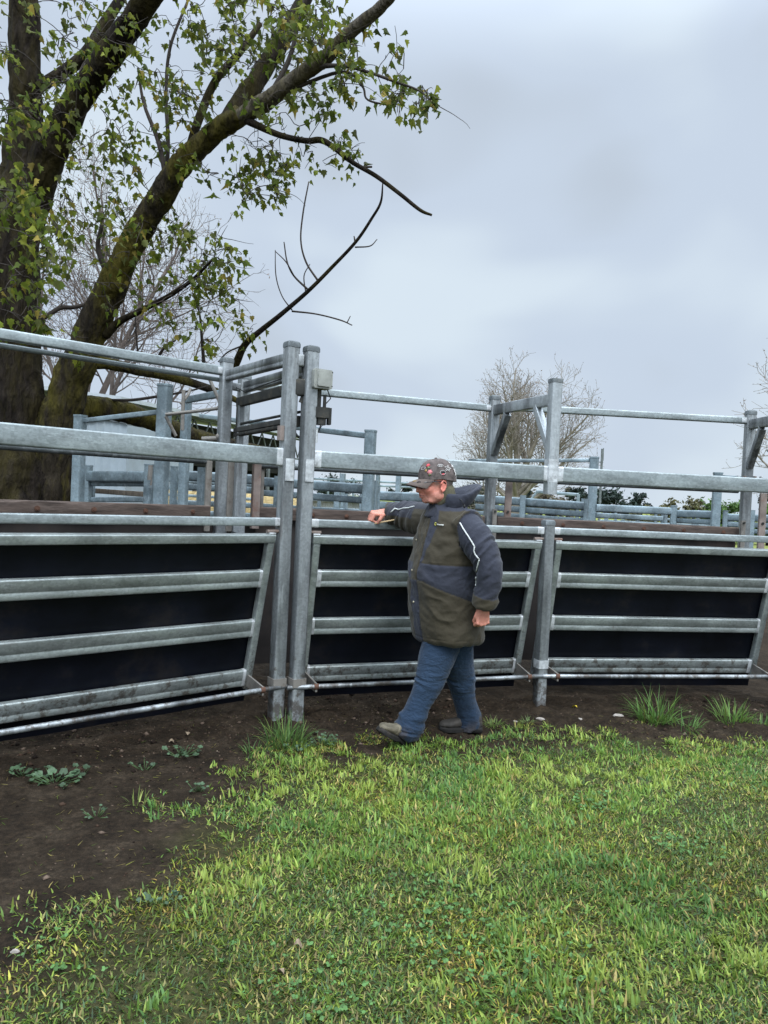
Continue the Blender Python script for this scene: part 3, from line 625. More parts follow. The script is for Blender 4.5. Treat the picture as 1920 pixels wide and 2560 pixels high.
# --- far side of the race: boards, rubber, round rail, high rail
M['lining'] = mat('stained_brown_lining', (.020, .017, .016), rough=.8, var=.5, sc=2.5, dirt=(.055, .038, .029), dirt_amt=.6, dirt_sc=2, spec=.2)
def far_side(a, b, label, bolts, high=None, pipe=None):
    d = (b - a).normalized(); n = inward(a, b)
    t = thing('race_wall', xy((a + b) / 2), label, 'cattle race wall'); mb = MB(); mb.bar(a + n * .02 + Z * .72, b + n * .02 + Z * .72, .02, 1.22, .004); mb.build('lining', M['lining'], t, 40)
    mb = MB(); K = max(4, int((b - a).length / .09)); rings = []
    for k in range(K + 1):
        q = a.lerp(b, k / K) - n * .012; wv = .006 * math.sin(k * .9) + random.uniform(-.003, .003)
        rings.append([q + n * x_ + Z * (1.345 + z_ + (wv if i in (0, 1, 5, 6) else 0)) for i, (x_, z_) in enumerate(((-.03, -.048), (.03, -.048), (.03, .04), (.02, .05), (-.02, .05), (-.03, .038), (-.031, .0)))])
    mb.loft(rings); bt = mb.build('capping_board', M['board'], t, 30)
    for k in range(bolts):
        q = a.lerp(b, (k + .6) / bolts) - n * .043 + Z * 1.345; bb = MB(); bb.tube([q, q - n * .006], .018, 12); bb.tube([q - n * .0055, q - n * .013], .010, 6); bb.build('bolt', M['rust'], bt, 30)
    rail_part('round_rail', t, a + n * .02, b + n * .02, .05, .056, z=1.735, round_=True, m='galv_dull', welds=())
    if high: rail_part('high_rail', t, high[0], high[1], .05, high[3], z=high[2])
    if pipe: rail_part('high_pipe', t, pipe[0], pipe[1], .04, .036, z=pipe[2], round_=True, welds=())
xl = xy(P(519, 1290, 5.62)); xm = xy(P(640, 1290, 6.0)); dE = (F - E_).normalized(); dF = (F2 - F).normalized(); nl = inward(farL, D)
far_side(farL, xl, 'far wall of the race at the left, brown capping board and high rails crossing the trunks', 9, (farL, D + dirL * .045, 2.435, .07), (farL + nl * .05, D + dirL * .03 + nl * .05, 2.372))
far_side(xm, F - dE * .06, 'far wall of the race behind the person, with a high rail against the sky', 7, (E_ + dE * .045, F - dE * .045, 2.355, .062))
far_side(F + dF * .07, F2 - dF * .07, 'far wall of the race between the two braced arches, brown board and high rail', 6, (F + dF * .045, F2 - dF * .045, 2.375, .062))

# --- braced arches over the race
ARCH = []
def arch(near, far, zt, label, dn):
    t = thing('braced_arch', xy(far), label, 'arch'); ARCH.append(t); d = (far - near).normalized()
    post('far_post', far, -.05, zt + .0, t, d, .082); mb = MB(); mb.bar(near + Z * 1.60, near + Z * zt, .082, .082, .012, up=d); mb.build('near_post', M['galv_post'], t, 40)
    c = MB(); c.bar(near + Z * zt, near + Z * (zt + .028), .09, .09, .014, up=d); c.build('post_cap', M['galv_dull'], t)
    mb = MB(); mb.bar(near + d * .042 + Z * (zt - .12), far - d * .042 + Z * (zt - .09), .05, .09, .008); mb.build('crossbeam', M['galv_post'], t, 40)
    zc = zt - .15
    for q, s in ((near, 1), (far, -1)):
        mb = MB(); mb.bar(q + d * s * .29 + Z * (zc + .0), q + d * s * .042 + Z * (zc - .33), .055, .06, .006, up=Z); mb.build('brace', M['galv_post'], t, 40)
    w_ = MB(); w_.bar(near + Z * 1.69, near + Z * 1.86, .0845, .0845, .012, up=d); w_.build('weld', M['weld'], t)
    # latch hardware on the far post
    side = Vector((-d.y, d.x, 0)); lt = MB(); q = far - d * .06 + Z * 1.83
    lt.tube([q - side * .16, q + side * .14], .016, 10); lt.build('latch_rod', M['weld'], t)
    for s in (-.10, -.045, .045, .10):
        k = MB(); k.box(q + side * s, .014, .05, .075, math.atan2(side.y, side.x)); k.box(q + side * s - Z * .01 - d * .02, .03, .035, .03, math.atan2(side.y, side.x)); k.build('latch_plate', M['rusty'] if abs(s) < .08 else M['weld'], t)
    return t
arch(C, F, 2.43, 'galvanised arch with two diagonal braces standing in front of the bare tree', dC)
a2 = arch(C2, F2, 2.43, 'galvanised braced arch cut by the right edge of the photo', dirR)
post('near_foot_post', C2, -.05, 1.695, a2, dirR, .078, cap=False)
# rusty gate uprights that hang beside the far arch posts
for q, rusty, k in ((P(1270, 1260, 6.75), 1, 0), (P(1238, 1260, 6.55), 0, 0), (P(1905, 1300, 6.85), 1, 1), (P(1858, 1300, 6.7), 0, 1)):
    mb = MB(); mb.bar(xy(q, 1.03), xy(q, 1.72 if rusty else 1.46), .062 if rusty else .04, .03, .005, up=Vector((0, 1, 0))); u = mb.build('gate_upright', M['rusty'] if rusty else M['worn'], ARCH[k])
    bb = MB(); c0 = xy(q, 1.44); bb.tube([c0 - Vector((0, .012, 0)), c0 - Vector((0, .028, 0))], .011, 8); bb.build('bolt', M['black_steel'], u)
# bent latch handle and other gate gear at the left of the tall frame
t = thing('gate_latch', xy(P(525, 949, 5.95)), 'bent pipe latch arm angled in front of the tall frame at the left', 'latch'); mb = MB()
mb.tube([P(524, 948, 5.95), P(545, 995, 5.95), P(551, 1012, 5.95), P(545, 1021, 5.95), P(500, 1027, 6.0), P(415, 1036, 6.1)], .014, 8); mb.build('arm', M['worn'], t)
mb = MB(); mb.tube([P(414, 1040, 6.1), P(440, 1090, 6.15)], .014, 8); mb.build('stay', M['worn'], t)
mb = MB(); mb.tube([P(505, 1098, 5.75), P(545, 1096, 5.75)], .02, 8); mb.ell(P(548, 1092, 5.75), (.03, .03, .03), nu=8, nv=6); mb.build('pivot', M['worn'], fr)

# ================================================================ YARDS BEHIND
def yard(name, label, cat, posts, rails, m='galv_far', group=None):
    p0 = posts[0]; q0 = xy(P(p0[0], p0[1], p0[4])) if posts else xy(P(*rails[0][:2], rails[0][5])); t = thing(name, q0, label, cat, group)
    for (px, y0, w, cap, Y, *zb) in posts:
        tp = P(px, y0, Y); wd = w / F_PX * Y; zb = zb[0] if zb else -.05
        mb = MB(); mb.bar(xy(tp, zb), tp, wd, wd, wd * .18, up=Vector((.3, 1, 0)).normalized()); pt_ = mb.build('post', M[m], t, 40)
        if cap: mb = MB(); mb.bar(tp, tp + Z * wd * .18, wd * 1.08, wd * 1.08, wd * .2, up=Vector((.3, 1, 0)).normalized()); mb.build('post_cap', M[m], t)
    for (x0, y0, x1, y1, th, Y0, Y1) in rails:
        mb = MB(); h = th / F_PX * (Y0 + Y1) / 2; mb.bar(P(x0, y0, Y0), P(x1, y1, Y1), h * .42, h, h * .2, seg=3); mb.build('rail', M[m], t, 40)
    return t
yard('yard_gate', 'tall grey gate frame beside the trunk, two posts joined by a high sloping rail', 'gate frame', [(201, 1042, 25, 1, 7.2), (413, 966, 30, 1, 6.6)], [(205, 1052, 398, 1030, 13, 7.2, 6.62)])
YP = yard('yard_fence', 'low yard panel of four rails right of the trunk', 'fence panel', [(221, 1166, 17, 1, 8.0), (374, 1164, 20, 1, 7.4), (233, 1190, 10, 0, 8.1)], [(216, 1191, 366, 1192, 28, 8.0, 7.4), (216, 1209, 366, 1210, 13, 8.05, 7.45), (216, 1249, 366, 1249, 13, 8.05, 7.45), (216, 1278, 366, 1284, 20, 8.05, 7.45)])
mb = MB(); mb.bar(P(222, 1226, 8.4), P(364, 1236, 7.8), .03, .055, .004); mb.build('plank', M['timber'], YP)
mb = MB(); mb.tube([P(377, 1163, 7.25), P(374, 1200, 7.25)], .024, 10); mb.tube([P(379, 1200, 7.25), P(377, 1213, 7.25)], .010, 8); mb.build('hinge', M['worn'], YP)
YF = yard('yard_gate', 'post with a short rail and hanging rod behind the bent latch arm', 'gate frame', [(467, 1000, 21, 0, 7.6)], [(466, 1000, 552, 984, 19, 7.5, 6.9)])
mb = MB(); mb.bar(P(459, 975, 7.3), P(456, 1076, 7.3), .03, .03, .004, up=Vector((0, 1, 0))); mb.tube([P(452, 1010, 7.3), P(470, 988, 7.35), P(476, 972, 7.4)], .016, 8); mb.build('hanging_rod', M['worn'], YF)
yard('yard_fence', 'yard panel with pale rails seen behind the tall frame at the left', 'fence panel', [(436, 1168, 15, 1, 10.0), (452, 1196, 9, 0, 10.4), (505, 1168, 17, 0, 9.6)], [(425, 1187, 640, 1199, 25, 10, 10.6), (425, 1214, 640, 1225, 16, 10, 10.6), (425, 1256, 640, 1264, 14, 10, 10.6), (425, 1280, 640, 1290, 14, 10, 10.6)])
yard('yard_fence', 'yard panel between the twin tall posts and the clenched hand', 'fence panel', [(936, 1204, 15, 1, 8.8), (946, 1216, 9, 1, 9.1), (695, 1190, 15, 0, 9.9)], [(640, 1203, 932, 1224, 24, 10.2, 8.8), (640, 1231, 932, 1252, 16, 10.2, 8.85), (640, 1262, 932, 1282, 10, 10.2, 8.85)])
yard('yard_gate', 'tall post with a long high rail reaching left behind the tall frame', 'gate frame', [(927, 1080, 26, 1, 8.6)], [(500, 1040, 916, 1089, 13, 11.5, 8.6)])
yard('yard_fence', 'yard panel left of the face of the person', 'fence panel', [(944, 1222, 10, 0, 11.6), (1066, 1232, 12, 0, 11.2)], [(940, 1239, 1110, 1247, 24, 11.6, 11.2), (940, 1262, 1110, 1272, 20, 11.6, 11.2), (940, 1290, 1110, 1300, 16, 11.6, 11.2)])
yard('yard_fence', 'small inner yard posts with low rails left of the clenched hand', 'fence panel', [(844, 1230, 15, 0, 13), (866, 1234, 9, 0, 13.4), (799, 1232, 8, 0, 13.6)], [(770, 1246, 930, 1256, 9, 13.6, 12.4), (770, 1274, 930, 1282, 8, 13.6, 12.4)])
yard('yard_fence', 'distant yard rails seen through the gap under the wide middle rail', 'fence panel', [(822, 1192, 5, 0, 27), (857, 1184, 13, 0, 16), (948, 1192, 5, 0, 27), (997, 1182, 12, 0, 18), (885, 1196, 5, 0, 27), (945, 1186, 9, 1, 20)], [(770, 1196, 1060, 1210, 5, 27, 27), (770, 1206, 1060, 1220, 5, 27, 27)])
yard('yard_gate', 'dark capped post with a thin high rail across the trunk of the bare tree', 'gate frame', [(1486, 1146, 22, 1, 10.4), (1182, 1148, 17, 0, 10.4, 1.9)], [(1175, 1152, 1475, 1151, 9, 10.4, 10.4)])
yard('yard_fence', 'yard panel right behind the shoulder of the person', 'fence panel', [(1308, 1238, 14, 0, 10.2), (1466, 1249, 11, 1, 9.6), (1458, 1248, 9, 1, 9.8)], [(1190, 1246, 1470, 1266, 20, 10.8, 9.6), (1190, 1266, 1470, 1286, 15, 10.8, 9.6), (1190, 1282, 1470, 1302, 11, 10.8, 9.6)])
yard('yard_gate', 'far pale frame with a slanted left leg in front of the bare tree bushes', 'gate frame', [(1446, 1235, 8, 0, 20)], [(1340, 1229, 1446, 1237, 8, 20, 20), (1325, 1252, 1342, 1230, 6, 20, 20)])
yard('yard_fence', 'long yard panel right of the dark capped post', 'fence panel', [(1685, 1266, 15, 1, 10.3), (1665, 1285, 8, 0, 11.5), (1657, 1286, 8, 0, 11.6)], [(1490, 1270, 1680, 1278, 19, 9.9, 10.3), (1490, 1288, 1656, 1297, 13, 10.2, 11), (1490, 1305, 1680, 1313, 8, 10.2, 10.6)])
yard('yard_fence', 'yard panel left of the second braced arch', 'fence panel', [(1795, 1185, 21, 1, 9.6), (1814, 1278, 11, 1, 9.3)], [(1690, 1284, 1790, 1287, 19, 10.3, 9.7), (1690, 1301, 1790, 1306, 13, 10.3, 9.7), (1690, 1316, 1790, 1320, 8, 10.3, 9.7), (1805, 1190, 1870, 1194, 5, 9.6, 9.4)])
yard('yard_fence', 'yard panel behind the second braced arch at the right edge', 'fence panel', [(1880, 1275, 14, 0, 9.0, .4)], [(1818, 1293, 2050, 1301, 19, 9.3, 8.6), (1818, 1310, 2050, 1319, 14, 9.3, 8.6), (1818, 1326, 2050, 1336, 12, 9.3, 8.6)])
yard('yard_fence', 'far thin yard rails showing between the posts of the tall frame', 'fence panel', [(455, 1182, 8, 0, 15), (545, 1188, 8, 0, 15), (612, 1192, 8, 0, 15)], [(410, 1200, 650, 1213, 8, 15, 15), (410, 1218, 650, 1232, 7, 15, 15), (410, 1236, 650, 1249, 7, 15, 15)])
yard('yard_fence', 'far thin yard rails between the white trough and the clenched hand', 'fence panel', [(715, 1205, 8, 0, 14.5), (760, 1208, 7, 0, 14.5), (905, 1216, 8, 0, 14.5)], [(690, 1216, 935, 1228, 7, 14.5, 14.5), (690, 1240, 935, 1251, 6, 14.5, 14.5), (690, 1266, 935, 1277, 6, 14.5, 14.5)])
yard('yard_fence', 'lowest far rails just above the brown board on the right', 'fence panel', [(1540, 1275, 7, 0, 15), (1640, 1281, 7, 0, 15), (1745, 1287, 7, 0, 15)], [(1500, 1290, 1800, 1305, 6, 15, 15), (1500, 1301, 1800, 1316, 5, 15, 15)])
for k, (px, y0) in enumerate(((1516, 1292), (1557, 1299), (1595, 1302), (1735, 1308), (1776, 1312))):
    yard('low_post', ('short pale stub post nearest the dark capped post', 'second stub post in the row right of the dark capped post', 'third stub post in the row, left of the long panel end post', 'stub post below the middle of the panel left of the second arch', 'stub post just left of the tall post by the second arch')[k], 'post', [(px, y0, 10, 0, 13.0)], [], group='short stub posts in the yards')
# timber stump posts by the trunk
for px, y0, w, lab in ((165, 1212, 30, 'rough split timber post right of the big trunk'), (138, 1210, 16, 'thin grey timber post against the big trunk'), (184, 1216, 14, 'narrow timber post beside the rough split one')):
    tp = P(px, y0, 8.6); t = thing('timber_post', xy(tp), lab, 'post'); mb = MB(); wd = w / F_PX * 8.6
    rings = [[xy(tp, z) + Vector((math.cos(a) * wd / 2 * (1 + .12 * math.sin(3 * a + z)), math.sin(a) * wd / 2, 0)) for a in [2 * math.pi * i / 9 for i in range(9)]] for z in (0, .6, 1.2, tp.z)]; mb.loft(rings); mb.build('post', M['timber'], t, 50)

# ================================================================ SHEDS, BALES, MAST
M['pale_wall'] = mat('pale_blue_grey_cladding', (.25, .29, .315), rough=.6, var=.15, sc=2, dirt=(.22, .24, .22), dirt_amt=.5, dirt_sc=6)
def pale_shed():
    a = xy(P(126, 1150, 16)); b = xy(P(316, 1150, 15.6)); d = (b - a).normalized(); n = Vector((-d.y, d.x, 0)); zt = hN(270, 1054, 16); W = (b - a).length
    t = thing('pale_shed', (a + b) / 2, 'small pale blue grey ribbed shed between the trunk and the dark open barn', 'shed'); mb = MB(); K = 40
    prof = [(0, zt - .55), (.12, zt - .14), (.7, zt), (.97, zt - .06), (1.0, zt - .09)]
    def top(u):
        for k in range(len(prof) - 1):
            if prof[k][0] <= u <= prof[k + 1][0]: w = (u - prof[k][0]) / (prof[k + 1][0] - prof[k][0]); return prof[k][1] * (1 - w) + prof[k + 1][1] * w
        return zt
    fr_ = []; 
    rings = []
    for k in range(K + 1):
        u = k / K; rib = -.012 if k % 4 == 0 else 0; q = a + d * W * u + n * rib; h = top(u); rings.append([q, q + Z * h, q + n * 3 + Z * h, q + n * 3])
    mb.loft(rings); mb.build('wall', M['pale_wall'], t, 20)
    rf = MB(); rf.loft([[a + d * W * u - n * .05 + Z * (top(u) + .003), a + d * W * u - n * .05 + Z * (top(u) + .04), a + d * W * u + n * 3.05 + Z * (top(u) + .04), a + d * W * u + n * 3.05 + Z * (top(u) + .003)] for u in [q[0] for q in prof]]); rf.build('roof', M['galv_dull'], t)
pale_shed()
M['barn_dark'] = mat('dark_shed_cladding', (.018, .018, .018), rough=.9, var=.3, sc=2)
M['roof_tin'] = mat('pale_roof_tin', (.42, .45, .47), rough=.5, metal=.3, var=.15, sc=3)
def open_barn():
    a = xy(P(300, 1010, 19.0)); b = xy(P(757, 1103, 29.5)); d = (b - a).normalized(); n = Vector((-d.y, d.x, 0)); n = n if n.x < 0 else -n
    ze = 3.62; t = thing('open_barn', a, 'long dark open fronted barn with pale roof edge and steel trusses behind the tall frame', 'barn'); Lb = (b - a).length
    rf = MB(); rings = [[a + d * s + Z * (ze + .0) - n * .25, a + d * s + Z * (ze + .10) - n * .25, a + d * s + n * 7 + Z * (ze + .9), a + d * s + n * 7 + Z * (ze + .8)] for s in (-.3, Lb + .3)]; rf.loft(rings); rf.build('roof', M['roof_tin'], t)
    w = MB(); w.bar(a + n * 7 + Z * 1.8, b + n * 7 + Z * 1.8, .08, 3.6, .01); w.bar(b + n * .4 + Z * 1.7, b + n * 6.9 + Z * 1.7, .06, 3.4, .01); w.bar(a + n * .4 + Z * 1.7, a + n * 6.9 + Z * 1.7, .06, 3.4, .01); w.build('wall', M['barn_dark'], t)
    tr = MB(); K = 13
    for k in range(K):
        p0 = a + d * Lb * k / K; p1 = a + d * Lb * (k + 1) / K; pm = (p0 + p1) / 2
        tr.bar(p0 + Z * (ze - .05), pm + Z * (ze - .75), .04, .04, .004); tr.bar(pm + Z * (ze - .75), p1 + Z * (ze - .05), .04, .04, .004)
    tr.bar(a + Z * (ze - .8), b + Z * (ze - .8), .06, .06, .01); tr.bar(a + Z * (ze - .04), b + Z * (ze - .04), .06, .06, .01); tr.build('truss', M['galv_dull'], t)
    fl = MB(); fl.bar(a + n * .6 + Z * 2.85, b + n * .6 + Z * 2.85, .05, 1.3, .01) ; fl.build('fascia', M['barn_dark'], t)
    for k in range(5):
        q = a + d * Lb * k / 4 * .98 + d * .1; mb = MB(); mb.bar(q + Z * 0, q + Z * (ze - .83), .12, .12, .02, up=d); mb.build('column', M['galv_dull'], t)
open_barn()
M['straw'] = mat('straw', (.27, .20, .09), rough=.9, var=.5, sc=14, bump=.8, bsc=30, stretch=(1, 1, 3))
def bale(px, py, Y, lab):
    q = P(px, py, Y); t = thing('straw_bale', xy(q), lab, 'straw bale', 'straw bales in front of the open barn'); b = MB(); h = q.z; K = 7; rings = []
    for k in range(10):
        s = k / 9; rr = 1 - .12 * (2 * abs(s - .5)) ** 4; rings.append([xy(q) + Vector(((s - .5) * 1.25, (math.cos(a) * .45 * rr) * (1 + random.uniform(-.03, .03)) + .45, h / 2 + max(-1, min(1, math.sin(a) * 1.25)) * h / 2 * rr)) for a in [2 * math.pi * i / 16 for i in range(16)]])
    b.loft(rings); b.build('bale', M['straw'], t, 60)
    s_ = MB()
    for k in (-.35, 0, .35): s_.bar(xy(q, h + .004) + Vector((k, .1, 0)), xy(q, h + .004) + Vector((k, .8, 0)), .015, .006, .002)
    s_.build('twine', M['timber'], t)
for px, py, lab in ((435, 1226, 'straw bale left of the tall frame, leftmost of the row'), (520, 1229, 'straw bale behind the tall frame posts'), (595, 1232, 'straw bale just left of the twin tall posts'), (680, 1235, 'straw bale visible just right of the tall frame legs, rightmost of the row')): bale(px, py, 16.5, lab)
t = thing('low_trough', xy(P(870, 1250, 17)), 'long low white ribbed trough shed beyond the yard left of the clenched hand', 'trough'); mb = MB(); rings = []
a0 = P(775, 1252, 17); a1 = P(960, 1260, 16)
for k in range(61): q = a0.lerp(a1, k / 60); o = -.02 if k % 2 else 0; rings.append([xy(q, .0) + Vector((0, o, 0)), q + Vector((0, o, 0)), q + Vector((0, 1.2, 0)), xy(q) + Vector((0, 1.2, 0))])
mb.loft(rings); mb.build('wall', mat('white_ribbed_sheet', (.6, .61, .58), rough=.6, var=.1), t, 20)
mb = MB(); mb.bar(a0 - Vector((.05, 0, -.02)) + Vector((0, .6, 0)), a1 + Vector((.05, .6, .02)), 1.35, .05, .01); mb.build('lid', M['roof_tin'], t)
t = thing('mast', xy(P(1503, 1200, 42)), 'thin aerial mast with a short cross arm rising behind the dark capped post', 'mast'); mb = MB(); mb.tube([xy(P(1503, 1200, 42)), P(1506, 1122, 42)], .07, 8); mb.build('pole', M['galv_dull'], t)
mb = MB(); mb.tube([P(1498, 1155, 42), P(1508, 1155, 42)], .04, 6); mb.tube([P(1508, 1152, 42), P(1509, 1120, 42)], .025, 6); mb.build('aerial', M['galv_dull'], t)
# ================================================================ TREES
def bark(name, base, moss, amt, sc=5.0):
    m = mat(name, base, rough=.95, var=.75, sc=11, stretch=(1, 1, .3), bump=1.0, bsc=22, dirt=moss, dirt_amt=amt, dirt_sc=sc, spec=.1)
    for nd in m.node_tree.nodes:
        if nd.type == 'BUMP': nd.inputs['Distance'].default_value = .06
        if nd.type == 'MAP_RANGE' and abs(nd.inputs[1].default_value - .52) < .01: nd.inputs[1].default_value = .44; nd.inputs[2].default_value = .62
    return m
M['bark_dark'] = bark('dark_furrowed_bark', (.018, .014, .011), (.048, .039, .009), .5, 4)
M['bark_moss'] = bark('mossy_bark', (.024, .019, .013), (.090, .076, .014), .85, 3.0)
M['bark_grey'] = bark('grey_brown_bark', (.070, .060, .047), (.105, .088, .04), .6)
M['twig'] = mat('dark_twig', (.045, .036, .030), rough=.9, var=.3)
M['leaf'] = mat('tree_leaf', (.06, .10, .02), rough=.65, var=.15, sc=9, attr=True, spec=.12, trans=.45)
def smooth_path(pts, k=6):
    """Catmull-Rom through (x,y,z,r) rows"""
    p = np.array(pts, float); p = np.vstack([2 * p[0] - p[1], p, 2 * p[-1] - p[-2]]); out = []
    for i in range(1, len(p) - 2):
        for t in np.linspace(0, 1, k, endpoint=False):
            a, b, c, d = p[i - 1], p[i], p[i + 1], p[i + 2]
            out.append(.5 * (2 * b + (c - a) * t + (2 * a - 5 * b + 4 * c - d) * t * t + (3 * b - a - 3 * c + d) * t ** 3))
    out.append(p[-2]); return np.array(out)
def limb_rows(rows):
    """rows of (px, py, width_px, Y) -> (x,y,z,r)"""
    return [(*P(px, py, Y), w / F_PX * Y / 2) for px, py, w, Y in rows]
def rough_tube(rows, n, seed, amp, k=6):
    q = smooth_path(rows, k); mb = MB(); pts = [Vector(r[:3]) for r in q]; rad = np.maximum(q[:, 3], .002); mb.tube(pts, list(rad), n)
    if amp:
        V = np.array(mb.v); c = np.repeat(q[:, :3], n, 0); rr = np.repeat(rad, n)
        nz = fbm(V * 7.0, 4, seed) - .5; nz2 = fbm(V * np.array([24, 24, 5.0]), 3, seed + 5) - .5
        dr_ = (V - c); V = c + dr_ * (1 + (nz * .34 + nz2 * .36) * amp)[:, None]; mb.v = [tuple(v) for v in V]
    return mb, q
tree = thing('big_tree', xy(P(60, 1290, 8.0)), 'big leafy tree with several mossy leaning trunks at the left', 'tree')
TRUNK = limb_rows([(20, 1640, 300, 8.0), (28, 1420, 260, 8.0), (38, 1290, 215, 8.0), (42, 1180, 172, 8.0), (36, 1050, 144, 8.0), (26, 850, 138, 8.0), (28, 640, 126, 8.0), (54, 460, 108, 8.0), (62, 330, 80, 8.0), (62, 200, 72, 7.9), (60, 0, 68, 7.8), (52, -350, 60, 7.6), (80, -800, 40, 7.3), (90, -1200, 14, 7)])
L1 = limb_rows([(70, 560, 74, 8.0), (108, 420, 80, 7.95), (180, 275, 66, 7.8), (292, 110, 60, 7.5), (373, -10, 58, 7.2), (480, -180, 58, 6.9), (570, -380, 44, 6.6), (640, -650, 20, 6.3)])
L2 = limb_rows([(120, 1300, 130, 8.1), (140, 1120, 122, 8.1), (165, 1000, 92, 8.0), (197, 910, 84, 7.95), (240, 800, 74, 7.9), (285, 700, 68, 7.8), (335, 600, 63, 7.7), (405, 490, 60, 7.55), (455, 410, 57, 7.4), (530, 338, 52, 7.3), (600, 288, 48, 7.15)])
L2a = limb_rows([(555, 322, 30, 7.26), (610, 288, 41, 7.14), (650, 262, 43, 7.08), (690, 235, 41, 7.0), (760, 180, 38, 6.9), (807, 168 - 18, 36, 6.8), (870, 85, 32, 6.65), (946, 23, 29, 6.5), (1020, -60, 24, 6.35), (1120, -200, 18, 6.2), (1200, -380, 8, 6.0)])
L2b = limb_rows([(565, 310, 50, 7.25), (605, 258, 52, 7.3), (655, 180, 46, 7.4), (705, 100, 42, 7.5), (760, 0, 36, 7.6), (800, -110, 28, 7.7), (850, -300, 16, 7.8)])
LOW1 = limb_rows([(175, 1040, 70, 8.15), (215, 1018, 60, 8.3), (300, 1028, 52, 8.5), (380, 1052, 46, 8.8), (470, 1085, 40, 9.2), (560, 1110, 34, 9.6), (640, 1125, 28, 10), (690, 1130, 20, 10.3)])
LOW2 = limb_rows([(205, 925, 50, 7.95), (245, 905, 34, 8.0), (340, 925, 26, 8.1), (440, 945, 22, 8.2), (545, 980, 18, 8.3), (610, 1010, 12, 8.4)])
def part_tube(nm, rows, n, m_, amp, k=6):
    mb, q = rough_tube(rows, n, len(nm) + n, amp, k); o = mb.build(nm, M[m_], tree, 180); return q
NODES = []
for nm, rows, n, m_, amp in (('trunk', TRUNK, 40, 'bark_dark', 1), ('limb', L1, 30, 'bark_dark', .9), ('limb', L2, 34, 'bark_moss', 1), ('limb', L2a, 18, 'bark_grey', .7), ('limb', L2b, 18, 'bark_dark', .7), ('limb', LOW1, 22, 'bark_moss', 1), ('limb', LOW2, 14, 'bark_moss', .8)):
    q = part_tube(nm, rows, n, m_, amp, 10); NODES.append(q)
